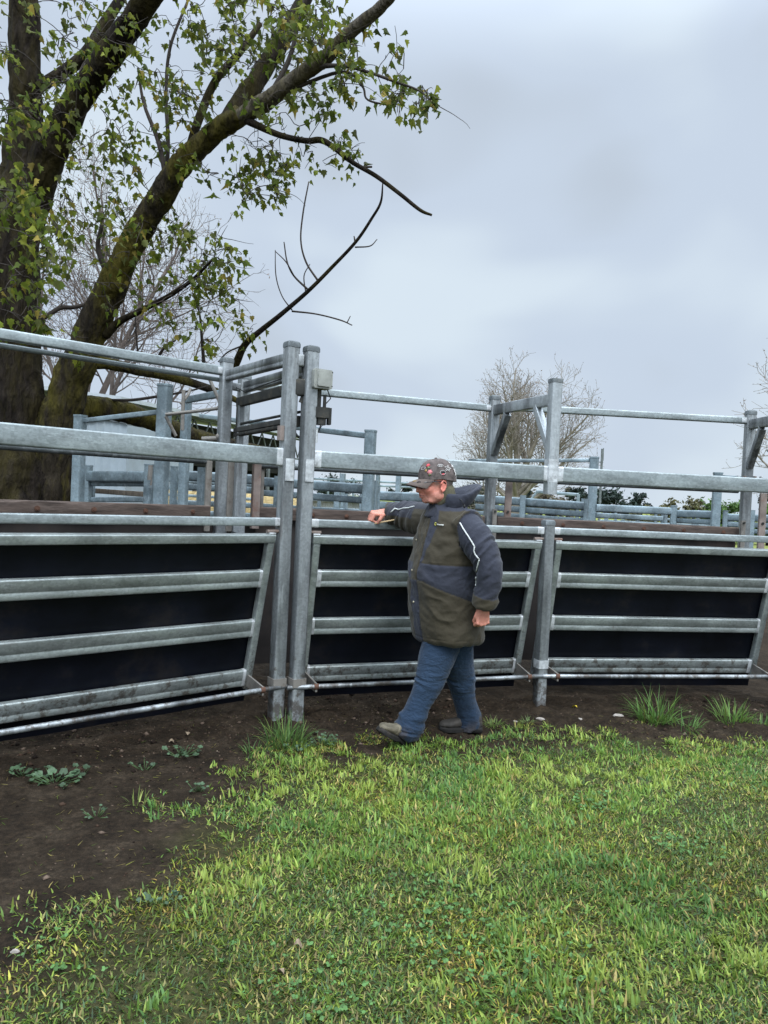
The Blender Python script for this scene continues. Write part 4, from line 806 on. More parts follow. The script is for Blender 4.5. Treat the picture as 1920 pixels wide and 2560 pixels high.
extra = [([(602, 292, 22, 7.15), (640, 312, 18, 7.1), (700, 338, 15, 7.0), (765, 352, 15, 6.95), (800, 350, 16, 6.9), (830, 365, 14, 6.9), (880, 405, 12, 6.85), (940, 440, 11, 6.8), (1000, 485, 10, 6.75), (1050, 525, 9, 6.7), (1080, 538, 6, 6.7)], 'branch'),
 ([(905, 418, 6, 6.83), (930, 417, 5, 6.8)], 'branch'),
 ([(262, 838, 26, 7.9), (300, 803, 18, 7.8), (350, 778, 15, 7.6), (425, 738, 12, 7.4), (480, 700, 9, 7.2), (530, 650, 6, 7.0)], 'branch'),
 ([(40, 800, 18, 8.0), (105, 795, 13, 8.0), (150, 770, 12, 8.05), (185, 768, 11, 8.1), (235, 755, 10, 8.15)], 'branch'),
 ([(275, 1000, 7, 8.4), (330, 1000, 8, 8.3), (400, 990, 7, 8.2), (470, 978, 5, 8.1), (520, 965, 3, 8.0)], 'branch'),
 ([(60, 240, 26, 7.9), (200, 150, 30, 7.9), (255, 70, 28, 8.0), (300, 0, 24, 8.1), (380, -120, 14, 8.2)], 'branch'),
 ([(470, 380, 20, 7.5), (500, 290, 22, 7.6), (540, 200, 20, 7.7), (600, 130, 18, 7.8), (650, 60, 14, 7.9)], 'branch'),
 ([(415, 470, 12, 7.6), (420, 350, 10, 7.6), (415, 240, 9, 7.6), (425, 120, 8, 7.6), (470, 0, 6, 7.6)], 'branch'),
 ([(420, 480, 14, 7.5), (398, 360, 12, 7.5), (360, 260, 8, 7.5), (345, 170, 6, 7.5)], 'branch'),
 ([(655, 270, 12, 7.0), (720, 155, 12, 7.1), (745, 60, 10, 7.1), (760, -20, 8, 7.1)], 'branch'),
 ([(800, 165, 13, 6.8), (860, 165, 9, 6.7), (920, 180, 8, 6.6), (990, 205, 7, 6.5), (1050, 228, 5, 6.4), (1085, 262, 4, 6.35)], 'branch'),
 ([(700, 232, 12, 7.0), (810, 160, 5, 6.9)], 'branch'),
 ([(690, 240, 10, 7.0), (850, 180, 8, 6.85), (905, 215, 6, 6.75), (920, 250, 5, 6.7), (990, 266, 4, 6.6)], 'branch'),
 ([(270, 690, 16, 7.8), (245, 620, 12, 7.7), (255, 560, 9, 7.6)], 'branch'),
 # dead, leafless branch that rises behind the tall frame
 ([(560, 960, 26, 8.9), (590, 908, 20, 8.8), (612, 862, 17, 8.7), (650, 828, 14, 8.6), (700, 788, 12, 8.5), (770, 728, 10, 8.4), (830, 668, 9, 8.3), (890, 604, 8, 8.2), (930, 545, 7, 8.1), (952, 505, 6, 8.05), (957, 456, 3, 8.0)], 'dead_branch'),
 ([(772, 726, 6, 8.4), (735, 690, 5, 8.4), (718, 655, 4, 8.4), (710, 605, 3, 8.4)], 'dead_branch'),
 ([(735, 690, 4, 8.4), (715, 655, 3, 8.3), (688, 628, 2, 8.3)], 'dead_branch'),
 ([(795, 702, 6, 8.36), (765, 655, 5, 8.4), (752, 600, 4, 8.4), (758, 530, 4, 8.4), (772, 454, 3, 8.4)], 'dead_branch'),
 ([(730, 778, 5, 8.5), (790, 785, 4, 8.4), (850, 800, 4, 8.3), (880, 813, 3, 8.2)], 'dead_branch'),
 ([(868, 806, 3, 8.2), (876, 790, 2, 8.2)], 'dead_branch'), ([(888, 606, 6, 8.2), (885, 590, 3, 8.2)], 'dead_branch'),
 ([(888, 618, 4, 8.2), (925, 615, 3, 8.1), (943, 598, 2, 8.1)], 'dead_branch'),
 ([(730, 775, 4, 8.5), (705, 740, 3, 8.5), (690, 690, 3, 8.5), (688, 625, 2, 8.5)], 'dead_branch'), ([(765, 735, 4, 8.4), (760, 690, 3, 8.4), (775, 660, 2, 8.4)], 'dead_branch'),
 ([(612, 862, 5, 8.7), (570, 880, 4, 8.7), (545, 905, 3, 8.7)], 'dead_branch'),
 ([(510, 915, 10, 8.2), (505, 850, 8, 8.1), (498, 780, 5, 8.0), (480, 730, 3, 8.0)], 'branch'),
 ([(390, 905, 9, 8.1), (410, 870, 7, 8.0), (440, 850, 4, 8.0)], 'branch'), ([(345, 890, 5, 8.1), (340, 830, 4, 8.0), (338, 790, 3, 8.0)], 'branch')]
for rows, nm in extra:
    q = part_tube(nm, limb_rows(rows), 8 if rows[0][2] > 10 else 6, 'twig' if rows[0][2] < 20 else 'bark_dark', .12 if rows[0][2] < 30 else .4, 6)
    if nm == 'branch' and len(rows) > 3: NODES.append(q)
# leafy twigs: clusters of hanging leaves joined one after another to the nearest wood
PATCH = [(60, 170, 150, 200, 40, 6.2, 7.6), (45, 570, 110, 170, 44, 5.6, 6.8), (240, 200, 140, 210, 30, 6.6, 8.2), (400, 120, 140, 140, 28, 6.8, 8.2), (600, 60, 130, 90, 28, 6.6, 7.8), (790, 60, 150, 80, 30, 6.2, 7.2),
         (900, 110, 110, 70, 14, 6.2, 6.8), (940, 215, 120, 45, 13, 6.2, 6.8), (1060, 255, 36, 28, 6, 6.2, 6.5), (760, 270, 90, 60, 12, 6.6, 7.2), (840, 385, 60, 40, 7, 6.7, 7.0), (620, 415, 130, 65, 20, 6.8, 7.4), (760, 405, 50, 40, 5, 6.8, 7.2), (640, 490, 70, 36, 8, 6.8, 7.2), (420, 330, 130, 110, 26, 6.8, 8.0), (600, 200, 130, 100, 26, 6.8, 7.8),
         (230, 440, 130, 130, 24, 7.0, 8.4), (330, 560, 120, 90, 20, 6.9, 8.0), (510, 640, 100, 70, 20, 6.9, 7.6), (560, 740, 60, 80, 10, 7.0, 7.6), (440, 750, 110, 70, 16, 7.0, 7.8), (290, 720, 70, 90, 9, 7.0, 7.8), (480, 870, 90, 60, 7, 7.6, 8.2), (620, 830, 30, 26, 4, 8.4, 8.7), (185, 870, 30, 90, 3, 7.4, 8), (50, 800, 70, 50, 6, 6.2, 7.0), (150, 620, 60, 120, 10, 7, 8.4),
         (330, -260, 560, 210, 70, 6.0, 8.5), (950, -160, 220, 120, 16, 6, 7), (-260, 250, 220, 520, 46, 5.8, 8.2)]
def build_leaves():
    nodes = np.concatenate([q[:, :3] for q in NODES]); n0 = len(nodes); targets = []
    for cx, cy, rx, ry, n, y0, y1 in PATCH:
        for _ in range(int(n * 1.0)):
            a = random.uniform(0, 6.283); q = math.sqrt(random.random()); targets.append(P(cx + rx * q * math.cos(a), cy + ry * q * math.sin(a), random.uniform(y0, y1)))
    T = np.array([tuple(t) for t in targets]); dist = np.array([np.min(np.linalg.norm(nodes - t, axis=1)) for t in T]); order = np.argsort(dist)
    tw = MB(); cl = []
    for i in order:
        t = T[i]; dd = np.linalg.norm(nodes - t, axis=1) + .15 * np.maximum(0, t[2] - nodes[:, 2]) ; j = int(np.argmin(dd)); s = nodes[j]; ln = np.linalg.norm(t - s)
        m = 7; pts = []; sag = rng.normal(0, .07, 3) * min(1, ln) + np.array([0, 0, .16 * min(1.0, ln)]); w2 = rng.normal(0, .03, 3)
        for k in range(m + 1):
            u = k / m; pts.append(s * (1 - u) + t * u + sag * math.sin(math.pi * u) + w2 * math.sin(2.5 * math.pi * u))
        pts = np.array(pts); r0 = min(.011, .0035 + .004 * ln); tw.tube([Vector(p) for p in pts], list(np.linspace(r0, .0022, m + 1)), 5, cap=False)
        nodes = np.concatenate([nodes, pts[1:]]); cl.append((t, pts[-2], ln)); 
        if ln > .55: cl.append((pts[4] - np.array([0, 0, .04]), pts[4], ln))
    # bare side twiglets
    for _ in range(620):
        s = nodes[rng.integers(n0, len(nodes))]; d = rng.normal(0, 1, 3); d[2] = d[2] * .7 - .1; d /= np.linalg.norm(d); L_ = rng.uniform(.05, .16); b = rng.normal(0, .35, 3)
        tw.tube([Vector(s + d * L_ * u + b * u * u * L_) for u in (0, .35, .7, 1)], [.004, .0035, .0026, .0016], 4, cap=False)
    for _ in range(300):   # thin curling twigs that hang free
        p = nodes[rng.integers(n0, len(nodes))].copy(); d = rng.normal(0, 1, 3); d[2] = -abs(d[2]) * .4 + .25; d /= np.linalg.norm(d); L_ = rng.uniform(.12, .38); pts = [Vector(p)]; w_ = rng.normal(0, .5, 3)
        for k in range(8):
            d = d + w_ * .16 + np.array([0, 0, -.07]); w_ = w_ * .75 + rng.normal(0, .45, 3); d /= np.linalg.norm(d); p = p + d * L_ / 8; pts.append(Vector(p))
        tw.tube(pts, list(np.linspace(.0042, .0016, 9)), 4, cap=False)
    tw.build('twigs', M['twig'], tree, 180)
    # leaf shape: three-lobed with a folded midrib, hanging
    outl = np.array([(0, 0), (.20, -.07), (.34, .06), (.58, .20), (.40, .36), (.50, .58), (.26, .60), (.16, .80), (0, 1.10), (-.16, .80), (-.26, .60), (-.50, .58), (-.40, .36), (-.58, .20), (-.34, .06), (-.20, -.07)]); n_o = len(outl)
    V = []; Fq = []; C = []; o = 0; wind = np.array([.75, .1, -.35])
    for t, prev, ln in cl:
        near = t[1] < 6.7; k = random.randint(5, 10) if near else random.randint(4, 9)
        for _ in range(k):
            size = random.uniform(.038, .088); pos = np.array(t) + rng.normal(0, .058, 3) + np.array([0, 0, -.03])
            ax = np.array([0, 0, -1.0]) + wind * random.uniform(.0, .75) + rng.normal(0, .38, 3); ax /= np.linalg.norm(ax)
            nn = np.cross(ax, rng.normal(0, 1, 3)); nn /= np.linalg.norm(nn); sd2 = np.cross(nn, ax); cup = random.uniform(.35, 1.25); curl = random.uniform(-.2, .7)
            x = outl[:, 0]; y = outl[:, 1]; v = pos + size * (sd2[None] * (x * (1 - .38 * cup))[:, None] + ax[None] * y[:, None] + nn[None] * (np.abs(x) * cup - curl * y * y)[:, None])
            mid = pos + size * (ax * .42 - nn * curl * .18); V.append(np.vstack([v, mid])); 
            for a in range(n_o): Fq.append((o + a, o + (a + 1) % n_o, o + n_o))
            o += n_o + 1; s_ = random.uniform(.55, 1.35); base = random.choice([(.095, .130, .018), (.135, .165, .022), (.070, .095, .018), (.19, .205, .028), (.105, .115, .035)]) if random.random() > .05 else (.24, .19, .04)
            C.append(np.tile(np.array(base) * s_, (n_o + 1, 1)))
    o_ = npmesh('crown', np.concatenate(V), np.array(Fq), M['leaf'], tree, np.concatenate(C), 180)
build_leaves()

def bare_tree(name, base, H_, label, seed, mat_, trunk=.26, limbs=9, spread=80, trunk_r=.28, twig_r=.010, step=.42, buds=True, dens=1.0, narrow=.42):
    """leafless tree: a short trunk, ascending limbs, and laterals along every limb down to fine twigs"""
    rnd = random.Random(seed); t = thing(name, base, label, 'tree'); mb = MB(); tips = []
    def branch(p, d, L_, r, k, up):
        n = max(3, int(L_ / (step * (1, .8, .62, .5)[k]))); pts = [Vector(p)]; dd = Vector(d).normalized(); ds = [dd]
        for i in range(n):
            dd = (dd + Vector((rnd.gauss(0, .10), rnd.gauss(0, .10), rnd.gauss(up, .06)))).normalized(); pts.append(pts[-1] + dd * (L_ / n)); ds.append(dd)
        r1 = max(twig_r * .7, r * .16); rad = [r + (r1 - r) * (i / n) ** .8 for i in range(n + 1)]
        mb.tube(pts, rad, (9, 7, 4, 3)[k], cap=False)
        if k == 3: tips.extend(pts[1:]); return
        if k == 2: tips.append(pts[-1])
        for i in range(1, n + 1):
            if k == 0 and i < n * .28: continue
            for _ in range(1 if rnd.random() < .75 * dens else 2 if k < 2 else 0):
                rem = L_ * (1 - i / (n + .6)); ll = (rem * rnd.uniform(.35, .7) + (.5, .42, .30)[k]) * rnd.uniform(.7, 1.15); ang = R(rnd.uniform(28, 62)); az = rnd.uniform(0, 6.283); u = ds[i].orthogonal().normalized(); w = ds[i].cross(u)
                branch(pts[i], ds[i] * math.cos(ang) + (u * math.cos(az) + w * math.sin(az)) * math.sin(ang) + Vector((0, 0, .08)), ll, max(rad[i] * rnd.uniform(.42, .66), twig_r), k + 1, .05)
    th = H_ * trunk; base = Vector(base); tp = base + Vector((rnd.gauss(0, .05), rnd.gauss(0, .05), th)); mb.tube([base, base.lerp(tp, .15), base.lerp(tp, .6), tp], [trunk_r * 1.35, trunk_r * 1.05, trunk_r * .92, trunk_r * .9], 14, cap=False)
    for c in range(limbs):
        ang = R(spread * ((c + .4) / limbs) ** .85 + rnd.uniform(-5, 5)); az = c * 2.39996 + rnd.uniform(-.2, .2); z0 = th * (1.0 - .36 * (c / limbs) ** 1.1) if c else th
        d = Vector((math.sin(ang) * math.cos(az), math.sin(ang) * math.sin(az), math.cos(ang))); L_ = (H_ - th) * (1.0 - narrow * (c / limbs)) * rnd.uniform(.92, 1.05)
        branch(Vector((base.x, base.y, base.z + z0)), d, L_, trunk_r * (.62 - .25 * c / limbs), 0, .035 + .05 * c / limbs)
    mb.build('branches', M[mat_], t, 180)
    if buds:
        V = []; Fq = []; o = 0; C = []
        for p in tips:
            if rnd.random() < .5: continue
            q = np.array(p) + np.array([rnd.gauss(0, .03) for _ in range(3)]); s = rnd.uniform(.025, .055); a = np.array([rnd.gauss(0, 1) for _ in range(3)]); a /= np.linalg.norm(a); b = np.cross(a, [rnd.gauss(0, 1) for _ in range(3)]); b /= np.linalg.norm(b)
            V += [q - a * s, q + b * s * .4, q + a * s, q - b * s * .4]; Fq.append((o, o + 1, o + 2, o + 3)); o += 4; C += [(.20, .15, .12)] * 4
        npmesh('buds', np.array(V), np.array(Fq), M['bud'], t, np.array(C), 180)
    return t
M['bud'] = mat('reddish_buds', (.15, .1, .08), rough=.8, attr=True, var=.3, trans=.3)
M['bark_brown'] = mat('dark_twig_bark', (.085, .066, .055), rough=.95, var=.4, sc=3)  # darker brown bark for the bare tree behind the leaning trunks
M['bark_far'] = mat('far_grey_bark', (.19, .165, .135), rough=.95, var=.4, sc=3)
b0 = xy(P(1288, 1300, 34)); bare_tree('bare_tree', b0, 8.2, 'leafless spreading tree behind the first braced arch', 12, 'bark_far', trunk=.25, limbs=15, spread=86, trunk_r=.24, twig_r=.0072, step=.34, dens=.95, narrow=.46)
b1 = xy(P(215, 1260, 24)); bare_tree('bare_tree', b1, 12.5, 'leafless tree with fine twigs behind the leaning mossy trunks', 5, 'bark_brown', trunk=.22, limbs=10, spread=70, trunk_r=.20, twig_r=.0065, step=.5)
b2 = xy(P(2055, 1300, 26)); bare_tree('bare_tree', b2, 8.2, 'leafless tree whose twigs reach in at the right edge of the photo', 31, 'bark_far', trunk=.25, limbs=9, spread=80, trunk_r=.25, twig_r=.009)
M['far_leaf'] = mat('distant_foliage', (.03, .05, .03), rough=.8, attr=True, var=.3, sc=1.5, trans=.2)
def leafy(name, px, Y, pw, ptop, label, cat, colr, n, leaf, flat=1.0, clumps=14, seed=1, gap=.0, lowz=.15, stems=1):
    rnd = np.random.default_rng(seed); base = xy(P(px, 1260, Y)); Hh = P(px, ptop, Y).z; W = pw / F_PX * Y / 2; t = thing(name, base, label, cat)
    cc = []
    for k in range(clumps):
        a = rnd.uniform(0, 6.28); q = np.sqrt(rnd.random()) * .8; h = rnd.uniform(lowz, 1.0); wid = (1 - .55 * max(0, h - .45) / .55) * W
        cc.append((base.x + q * wid * math.cos(a), base.y + q * wid * math.sin(a), h * Hh * .92, rnd.uniform(.18, .36) * min(W, Hh)))
    idx = rnd.integers(0, clumps, n); c = np.array(cc)[idx]; v = rnd.normal(0, 1, (n, 3)); v /= np.linalg.norm(v, axis=1, keepdims=True); rr = c[:, 3:4] * np.abs(rnd.normal(0, .62, (n, 1)))
    pos = c[:, :3] + v * rr * np.array([[1, 1, .75 * flat]]); pos[:, 2] = np.clip(pos[:, 2], .05, None); nr = v + rnd.normal(0, .6, (n, 3)); nr[:, 2] += .3
    shade = (np.array([rnd.uniform(.6, 1.4) for _ in range(clumps)])[idx])[:, None] * rnd.uniform(.7, 1.3, (n, 1)); col = np.array([colr]) * shade
    nr = nr / np.linalg.norm(nr, axis=1, keepdims=True); tt = np.cross(nr, rnd.normal(0, 1, (n, 3))); tt /= np.linalg.norm(tt, axis=1, keepdims=True); bt = np.cross(nr, tt); s = leaf * rnd.uniform(.4, 1.2, (n, 1))
    V = np.stack([pos - tt * s, pos + bt * s * .5, pos + tt * s, pos - bt * s * .5], 1); npmesh('crown', V.reshape(-1, 3), (np.arange(n) * 4)[:, None] + np.arange(4)[None], M['far_leaf'], t, np.repeat(col, 4, 0), 180)
    mb = MB()
    for k in range(min(clumps, 10)): mb.tube([base + Vector((0, 0, 0)), base + Vector((0, 0, cc[k][2] * .45)) + (Vector(cc[k][:3]) - base) * .15, Vector(cc[k][:3])], [W * .07, W * .045, W * .012], 6, cap=False)
    mb.build('trunk', M['bark_dark'], t, 180); return t
DK = (.016, .026, .020)
leafy('pine_tree', 1520, 95, 120, 1222, 'dark dense pine just right of the dark capped yard post', 'tree', DK, 5200, .28, seed=2, clumps=22)
leafy('pine_tree', 1440, 100, 90, 1212, 'dark pine behind the far pale frame', 'tree', DK, 3600, .28, seed=3, clumps=18)
leafy('pine_tree', 1598, 100, 62, 1231, 'small flat topped dark pine standing apart on the horizon', 'tree', DK, 2200, .25, seed=4, clumps=12, lowz=.4)
leafy('pine_tree', 850, 130, 150, 1190, 'dark distant pine left of the cap, above the white trough', 'tree', DK, 3800, .3, seed=5, clumps=20, lowz=.3)
leafy('pine_tree', 1000, 130, 90, 1203, 'dark distant pine nearest the peak of the cap', 'tree', DK, 2200, .3, seed=6, clumps=14, lowz=.3)
leafy('pine_tree', 1180, 110, 150, 1215, 'dark distant pine right behind the hood', 'tree', DK, 3000, .3, seed=16, clumps=18, lowz=.2)
leafy('pine_tree', 1300, 120, 130, 1218, 'dark distant pine behind the trunk of the bare tree', 'tree', DK, 3000, .3, seed=17, clumps=18, lowz=.2)
leafy('bush', 1670, 44, 120, 1250, 'straggly yellowish bush right of the long yard panel post', 'bush', (.125, .115, .045), 4200, .13, seed=7, clumps=26)
leafy('bush', 1600, 50, 90, 1262, 'low straggly bush under the small flat topped pine', 'bush', (.10, .095, .05), 2400, .13, seed=8, clumps=18)
leafy('bush', 1735, 42, 90, 1246, 'pale twiggy bush between the straggly bush and the green one', 'bush', (.13, .12, .055), 3000, .12, seed=9, clumps=20)
leafy('bush', 1815, 36, 150, 1243, 'fresh green rounded bush left of the second braced arch', 'bush', (.065, .12, .028), 6500, .11, seed=10, clumps=26)
leafy('bush', 1925, 36, 120, 1252, 'green bush at the right edge of the photo behind the second arch', 'bush', (.06, .11, .03), 4200, .11, seed=11, clumps=20)
leafy('cypress_tree', 1955, 48, 120, 1070, 'dark evergreen tree cut by the right edge of the photo', 'tree', (.022, .034, .022), 6500, .16, seed=12, clumps=30)
leafy('bush', 1370, 40, 150, 1232, 'brown twiggy undergrowth at the foot of the bare tree', 'bush', (.075, .062, .04), 4200, .12, seed=13, clumps=24)
leafy('bush', 1225, 44, 110, 1236, 'dark twiggy undergrowth left of the bare tree trunk', 'bush', (.05, .05, .035), 2800, .12, seed=14, clumps=20)
# ================================================================ PERSON
from mathutils.bvhtree import BVHTree
PER = thing('person', xy(P(1090, 1840, 4.66)), 'person in olive and navy coat, jeans and patched cap striding left, hand on rail', 'person')
def remeshed(mb, voxel, it=4, fac=.5):
    me = bpy.data.meshes.new('t'); me.from_pydata(mb.v, [], mb.f); o = bpy.data.objects.new('t', me); COL.objects.link(o)
    m = o.modifiers.new('r', 'REMESH'); m.mode = 'VOXEL'; m.voxel_size = voxel
    if it: s = o.modifiers.new('s', 'SMOOTH'); s.iterations = it; s.factor = fac
    dg = bpy.context.evaluated_depsgraph_get(); ev = o.evaluated_get(dg); r = bpy.data.meshes.new_from_object(ev)
    V = np.zeros(len(r.vertices) * 3, np.float32); r.vertices.foreach_get('co', V); Nn = np.zeros(len(r.vertices) * 3, np.float32); r.vertices.foreach_get('normal', Nn)
    Fq = np.zeros(len(r.loops), np.int32); r.loops.foreach_get('vertex_index', Fq); ok = len(r.loops) == 4 * len(r.polygons)
    bpy.data.objects.remove(o); bpy.data.meshes.remove(me); bpy.data.meshes.remove(r)
    return V.reshape(-1, 3).astype(float), Nn.reshape(-1, 3).astype(float), Fq.reshape(-1, 4)
def chain(V, pts):
    """for every vertex: parameter along the polyline 0..1, distance"""
    p = np.array([tuple(q) for q in pts]); best = np.full(len(V), 9.); tt = np.zeros(len(V)); L_ = np.linalg.norm(p[1:] - p[:-1], axis=1); cum = np.concatenate([[0], np.cumsum(L_)])
    for k in range(len(p) - 1):
        d = p[k + 1] - p[k]; t = np.clip(((V - p[k]) @ d) / (d @ d), 0, 1); ds = np.linalg.norm(V - (p[k] + t[:, None] * d), axis=1); m = ds < best; best = np.where(m, ds, best); tt = np.where(m, (cum[k] + t * L_[k]) / cum[-1], tt)
    return tt, best
def sstep(a, b, x): t = np.clip((x - a) / (b - a), 0, 1); return t * t * (3 - 2 * t)
# body axes: walking to the left of the photo, chest turned a little to the viewer
Fw = Vector((-.88, -.47, 0)).normalized(); Lf = Z.cross(Fw)
def TC(px, py): return P(px, py, 4.68)
TOR = [(1112, 1256, .085, .080), (1117, 1266, .125, .10), (1123, 1278, .178, .128), (1128, 1297, .214, .160), (1126, 1340, .228, .192), (1121, 1385, .228, .215), (1115, 1430, .222, .222), (1114, 1480, .222, .226), (1115, 1530, .222, .216), (1118, 1570, .219, .204), (1120, 1590, .215, .198), (1120, 1597, .20, .185)]
ARM_L = [(1158, 1306, 4.53, .098), (1189, 1345, 4.46, .099), (1213, 1393, 4.42, .086), (1222, 1430, 4.405, .081), (1219, 1472, 4.41, .073), (1211, 1516, 4.43, .069)]
ARM_R = [(1092, 1302, 4.82, .100), (1052, 1298, 4.92, .100), (1016, 1289, 5.02, .092), (992, 1283, 5.06, .078), (969, 1281, 5.088, .064)]
LEG_L = [(1104, 1560, 4.64, .112), (1101, 1605, 4.62, .122), (1088, 1655, 4.59, .112), (1074, 1702, 4.57, .088), (1052, 1750, 4.55, .077), (1038, 1782, 4.54, .076), (1024, 1815, 4.53, .077), (1013, 1842, 4.52, .072)]
LEG_R = [(1128, 1560, 4.74, .112), (1134, 1605, 4.76, .118), (1146, 1655, 4.79, .106), (1152, 1700, 4.82, .082), (1161, 1750, 4.86, .077), (1170, 1786, 4.88, .079), (1174, 1818, 4.89, .075)]
rows3 = lambda rs: [(*P(a, b, c), r) for a, b, c, r in rs]
ringsT = []
for px, py, a, b in TOR:
    c = TC(px, py); rg = []
    for i in range(40):
        th = 2 * math.pi * i / 40; ct, st = math.cos(th), math.sin(th); e = 2 / 2.35
        rg.append(c + Fw * (b * math.copysign(abs(ct) ** e, ct)) + Lf * (a * math.copysign(abs(st) ** e, st)))
    ringsT.append(rg)
def tube_rows(mb, rs, n=24, k=5, scale=1.0, flat=None):
    q = smooth_path(rs, k); mb.tube([Vector(r[:3]) for r in q], list(q[:, 3] * scale), n, flat=flat)
al = rows3(ARM_L); ar = rows3(ARM_R); ll = rows3(LEG_L); lr = rows3(LEG_R)

# ---- coat
cb = MB(); cb.loft(ringsT[::-1]); tube_rows(cb, al); tube_rows(cb, ar)
V, Nn, Fq = remeshed(cb, .0062, 10)
tl, dl = chain(V, [r[:3] for r in al]); tr_, drr = chain(V, [r[:3] for r in ar]); cy = np.array([TC(q[0], q[1])[:] for q in TOR]); zt_ = cy[:, 2][::-1]
cx = np.interp(V[:, 2], zt_, cy[:, 0][::-1]); cyy = np.interp(V[:, 2], zt_, cy[:, 1][::-1]); rel = np.stack([V[:, 0] - cx, V[:, 1] - cyy], 1)
fwd = rel @ np.array(Fw[:2]); lat = rel @ np.array(Lf[:2]); theta = np.degrees(np.arctan2(lat, fwd)); z = V[:, 2]
rl = np.interp(tl, np.linspace(0, 1, len(al)), [r[3] for r in al]); rr_ = np.interp(tr_, np.linspace(0, 1, len(ar)), [r[3] for r in ar])
in_tor = (fwd / .24) ** 2 + (lat / .232) ** 2
armL = (dl < rl * 1.12) & ((tl > .20) | (in_tor > 1.12)) ; armR = (drr < rr_ * 1.15) & (tr_ > .30)
# folds: diagonal drag lines over the belly, gathers round the sleeves, soft sag near the hem
def ridge(p, s): return 1 - np.abs(2 * fbm(p, 3, s) - 1) * 2
ang = np.radians(theta); pT = np.stack([theta / 60 + z * 1.2, z * 9 + np.sin(ang * 1.3) * 1.1 + .6 * np.cos(ang), np.zeros_like(z)], 1)
foldT = ridge(pT, 3) * .012 + ridge(pT * np.array([1.3, .6, 1]) + 5, 31) * .009 + (fbm(V * 6, 3, 8) - .5) * .016 + (fbm(V * 28, 2, 9) - .5) * .004 + ridge(pT * np.array([2.2, 2.1, 1]) + 9, 37) * .0055 * sstep(.4, .7, fbm(V * 4, 2, 38))
pA = np.stack([tl * 8 + (V[:, 0] * 9 - V[:, 1] * 7) + 1.6 * fbm(V * 5, 2, 91), V[:, 0] * 5, V[:, 1] * 5], 1); foldA = ridge(pA, 13) * .013 * sstep(.1, .35, tl) + (fbm(V * 9, 3, 18) - .5) * .012
pB = np.stack([tr_ * 7 + V[:, 2] * 7, V[:, 2] * 3, V[:, 1] * 3], 1); foldB = ridge(pB, 23) * .018 + (fbm(V * 9, 3, 28) - .5) * .014
disp = np.where(armL, foldA, np.where(armR, foldB, foldT)) - .004
zb_l = np.interp(theta, [0, 25, 60, 110, 180], [1.03, 1.02, .965, .895, .88]); hem = np.abs(z - (TC(1121, 1585).z)) < .004; seam_u = np.abs(z - 1.128) < .0045; seam_l = np.abs(z - zb_l) < .0045
tors = ~(armL | armR); disp = disp - .003 * ((seam_u | seam_l) & tors & (theta > 9)) - .0025 * (hem & tors) - .0045 * (tors & (np.abs(theta - 9) < 1.6)) + .004 * (tors & (theta > -12) & (theta < 9))
cuff = (tl > .885) & armL; disp = disp + .004 * cuff
OLV = np.array([.038, .031, .019]); NAV = np.array([.025, .027, .038]); col = np.tile(OLV, (len(V), 1))
nv = tors & (z < 1.128) & (z > zb_l) & (np.abs(theta) > 9); nv |= tors & (theta > 9) & (theta < np.interp(z, [1.12, 1.25, 1.40], [13, 24, 34])) & (z > 1.12)
nv |= tors & (z > 1.452) ; nv |= tors & (z > 1.40) & (np.abs(theta) < 30) & (theta > 5)
nv |= tors & (theta < 9) & (theta > -14) & (z < 1.02) ; nv |= armL & (tl < .885); nv |= armR & (V[:, 2] > 1.395 + (tr_ - .5) * .02) & (tr_ < .97)
col[nv] = NAV; col = col * (1 + (fbm(V * 5, 3, 77) - .5)[:, None] * .35)
wear = sstep(.55, .75, fbm(V * 3.3, 4, 99)); col = col * (1 - .18 * wear[:, None]) + np.array([.075, .066, .05]) * .18 * wear[:, None]
Vc = V + Nn * disp[:, None]
M['coat'] = mat('waxed_coat_cloth', (.05, .045, .03), rough=.8, var=.08, sc=30, attr=True, bump=.30, bsc=15, spec=.2, sheen=.1)
coat = npmesh('coat', Vc, Fq, M['coat'], PER, col, 180)
BV = BVHTree.FromPolygons([tuple(v) for v in Vc], [tuple(f) for f in Fq])
def on_coat(px, py, off=.002):
    d = ray(px, py).normalized(); h = BV.ray_cast(Vector((0, 0, EYE)), d); 
    return (h[0] + h[1] * off, h[1]) if h[0] is not None else (P(px, py, 4.6), -d)
M['piping'] = mat('reflective_piping', (.50, .51, .49), rough=.45, var=.15, sc=60)
for pth in ([(1150, 1307), (1158, 1321), (1167, 1335), (1178, 1352), (1187, 1367)], [(1187, 1367), (1185, 1377), (1188, 1386), (1198, 1398)], [(1198, 1398), (1195, 1412), (1191, 1429)], [(1191, 1443), (1189, 1453), (1190, 1463)], [(977, 1281), (987, 1271), (996, 1274), (1008, 1271), (1021, 1270), (1036, 1266)]):
    pm = MB(); pts = []
    for k in range(len(pth) - 1):
        for u in (0, .34, .67): pts.append(on_coat(pth[k][0] * (1 - u) + pth[k + 1][0] * u, pth[k][1] * (1 - u) + pth[k + 1][1] * u)[0])
    pts.append(on_coat(*pth[-1])[0]); pm.tube(pts, .0042, 8); pm.build('piping', M['piping'], coat, 180)
M['snap'] = mat('brass_snap', (.45, .40, .28), rough=.35, metal=.8, var=.1)
for px, py in ((1041, 1350), (1030, 1426), (1034, 1505)):
    p_, n_ = on_coat(px, py, .002); t_ = n_.orthogonal().normalized(); b = MB(); b.ell(p_, (.008, .008, .004), (t_, n_.cross(t_), n_), 12, 8); b.build('snap', M['snap'], coat, 180)
lg = MB(); M['logo_y'] = mat('yellow_thread', (.55, .50, .10), rough=.7); M['logo_w'] = mat('white_thread', (.62, .62, .58), rough=.7)
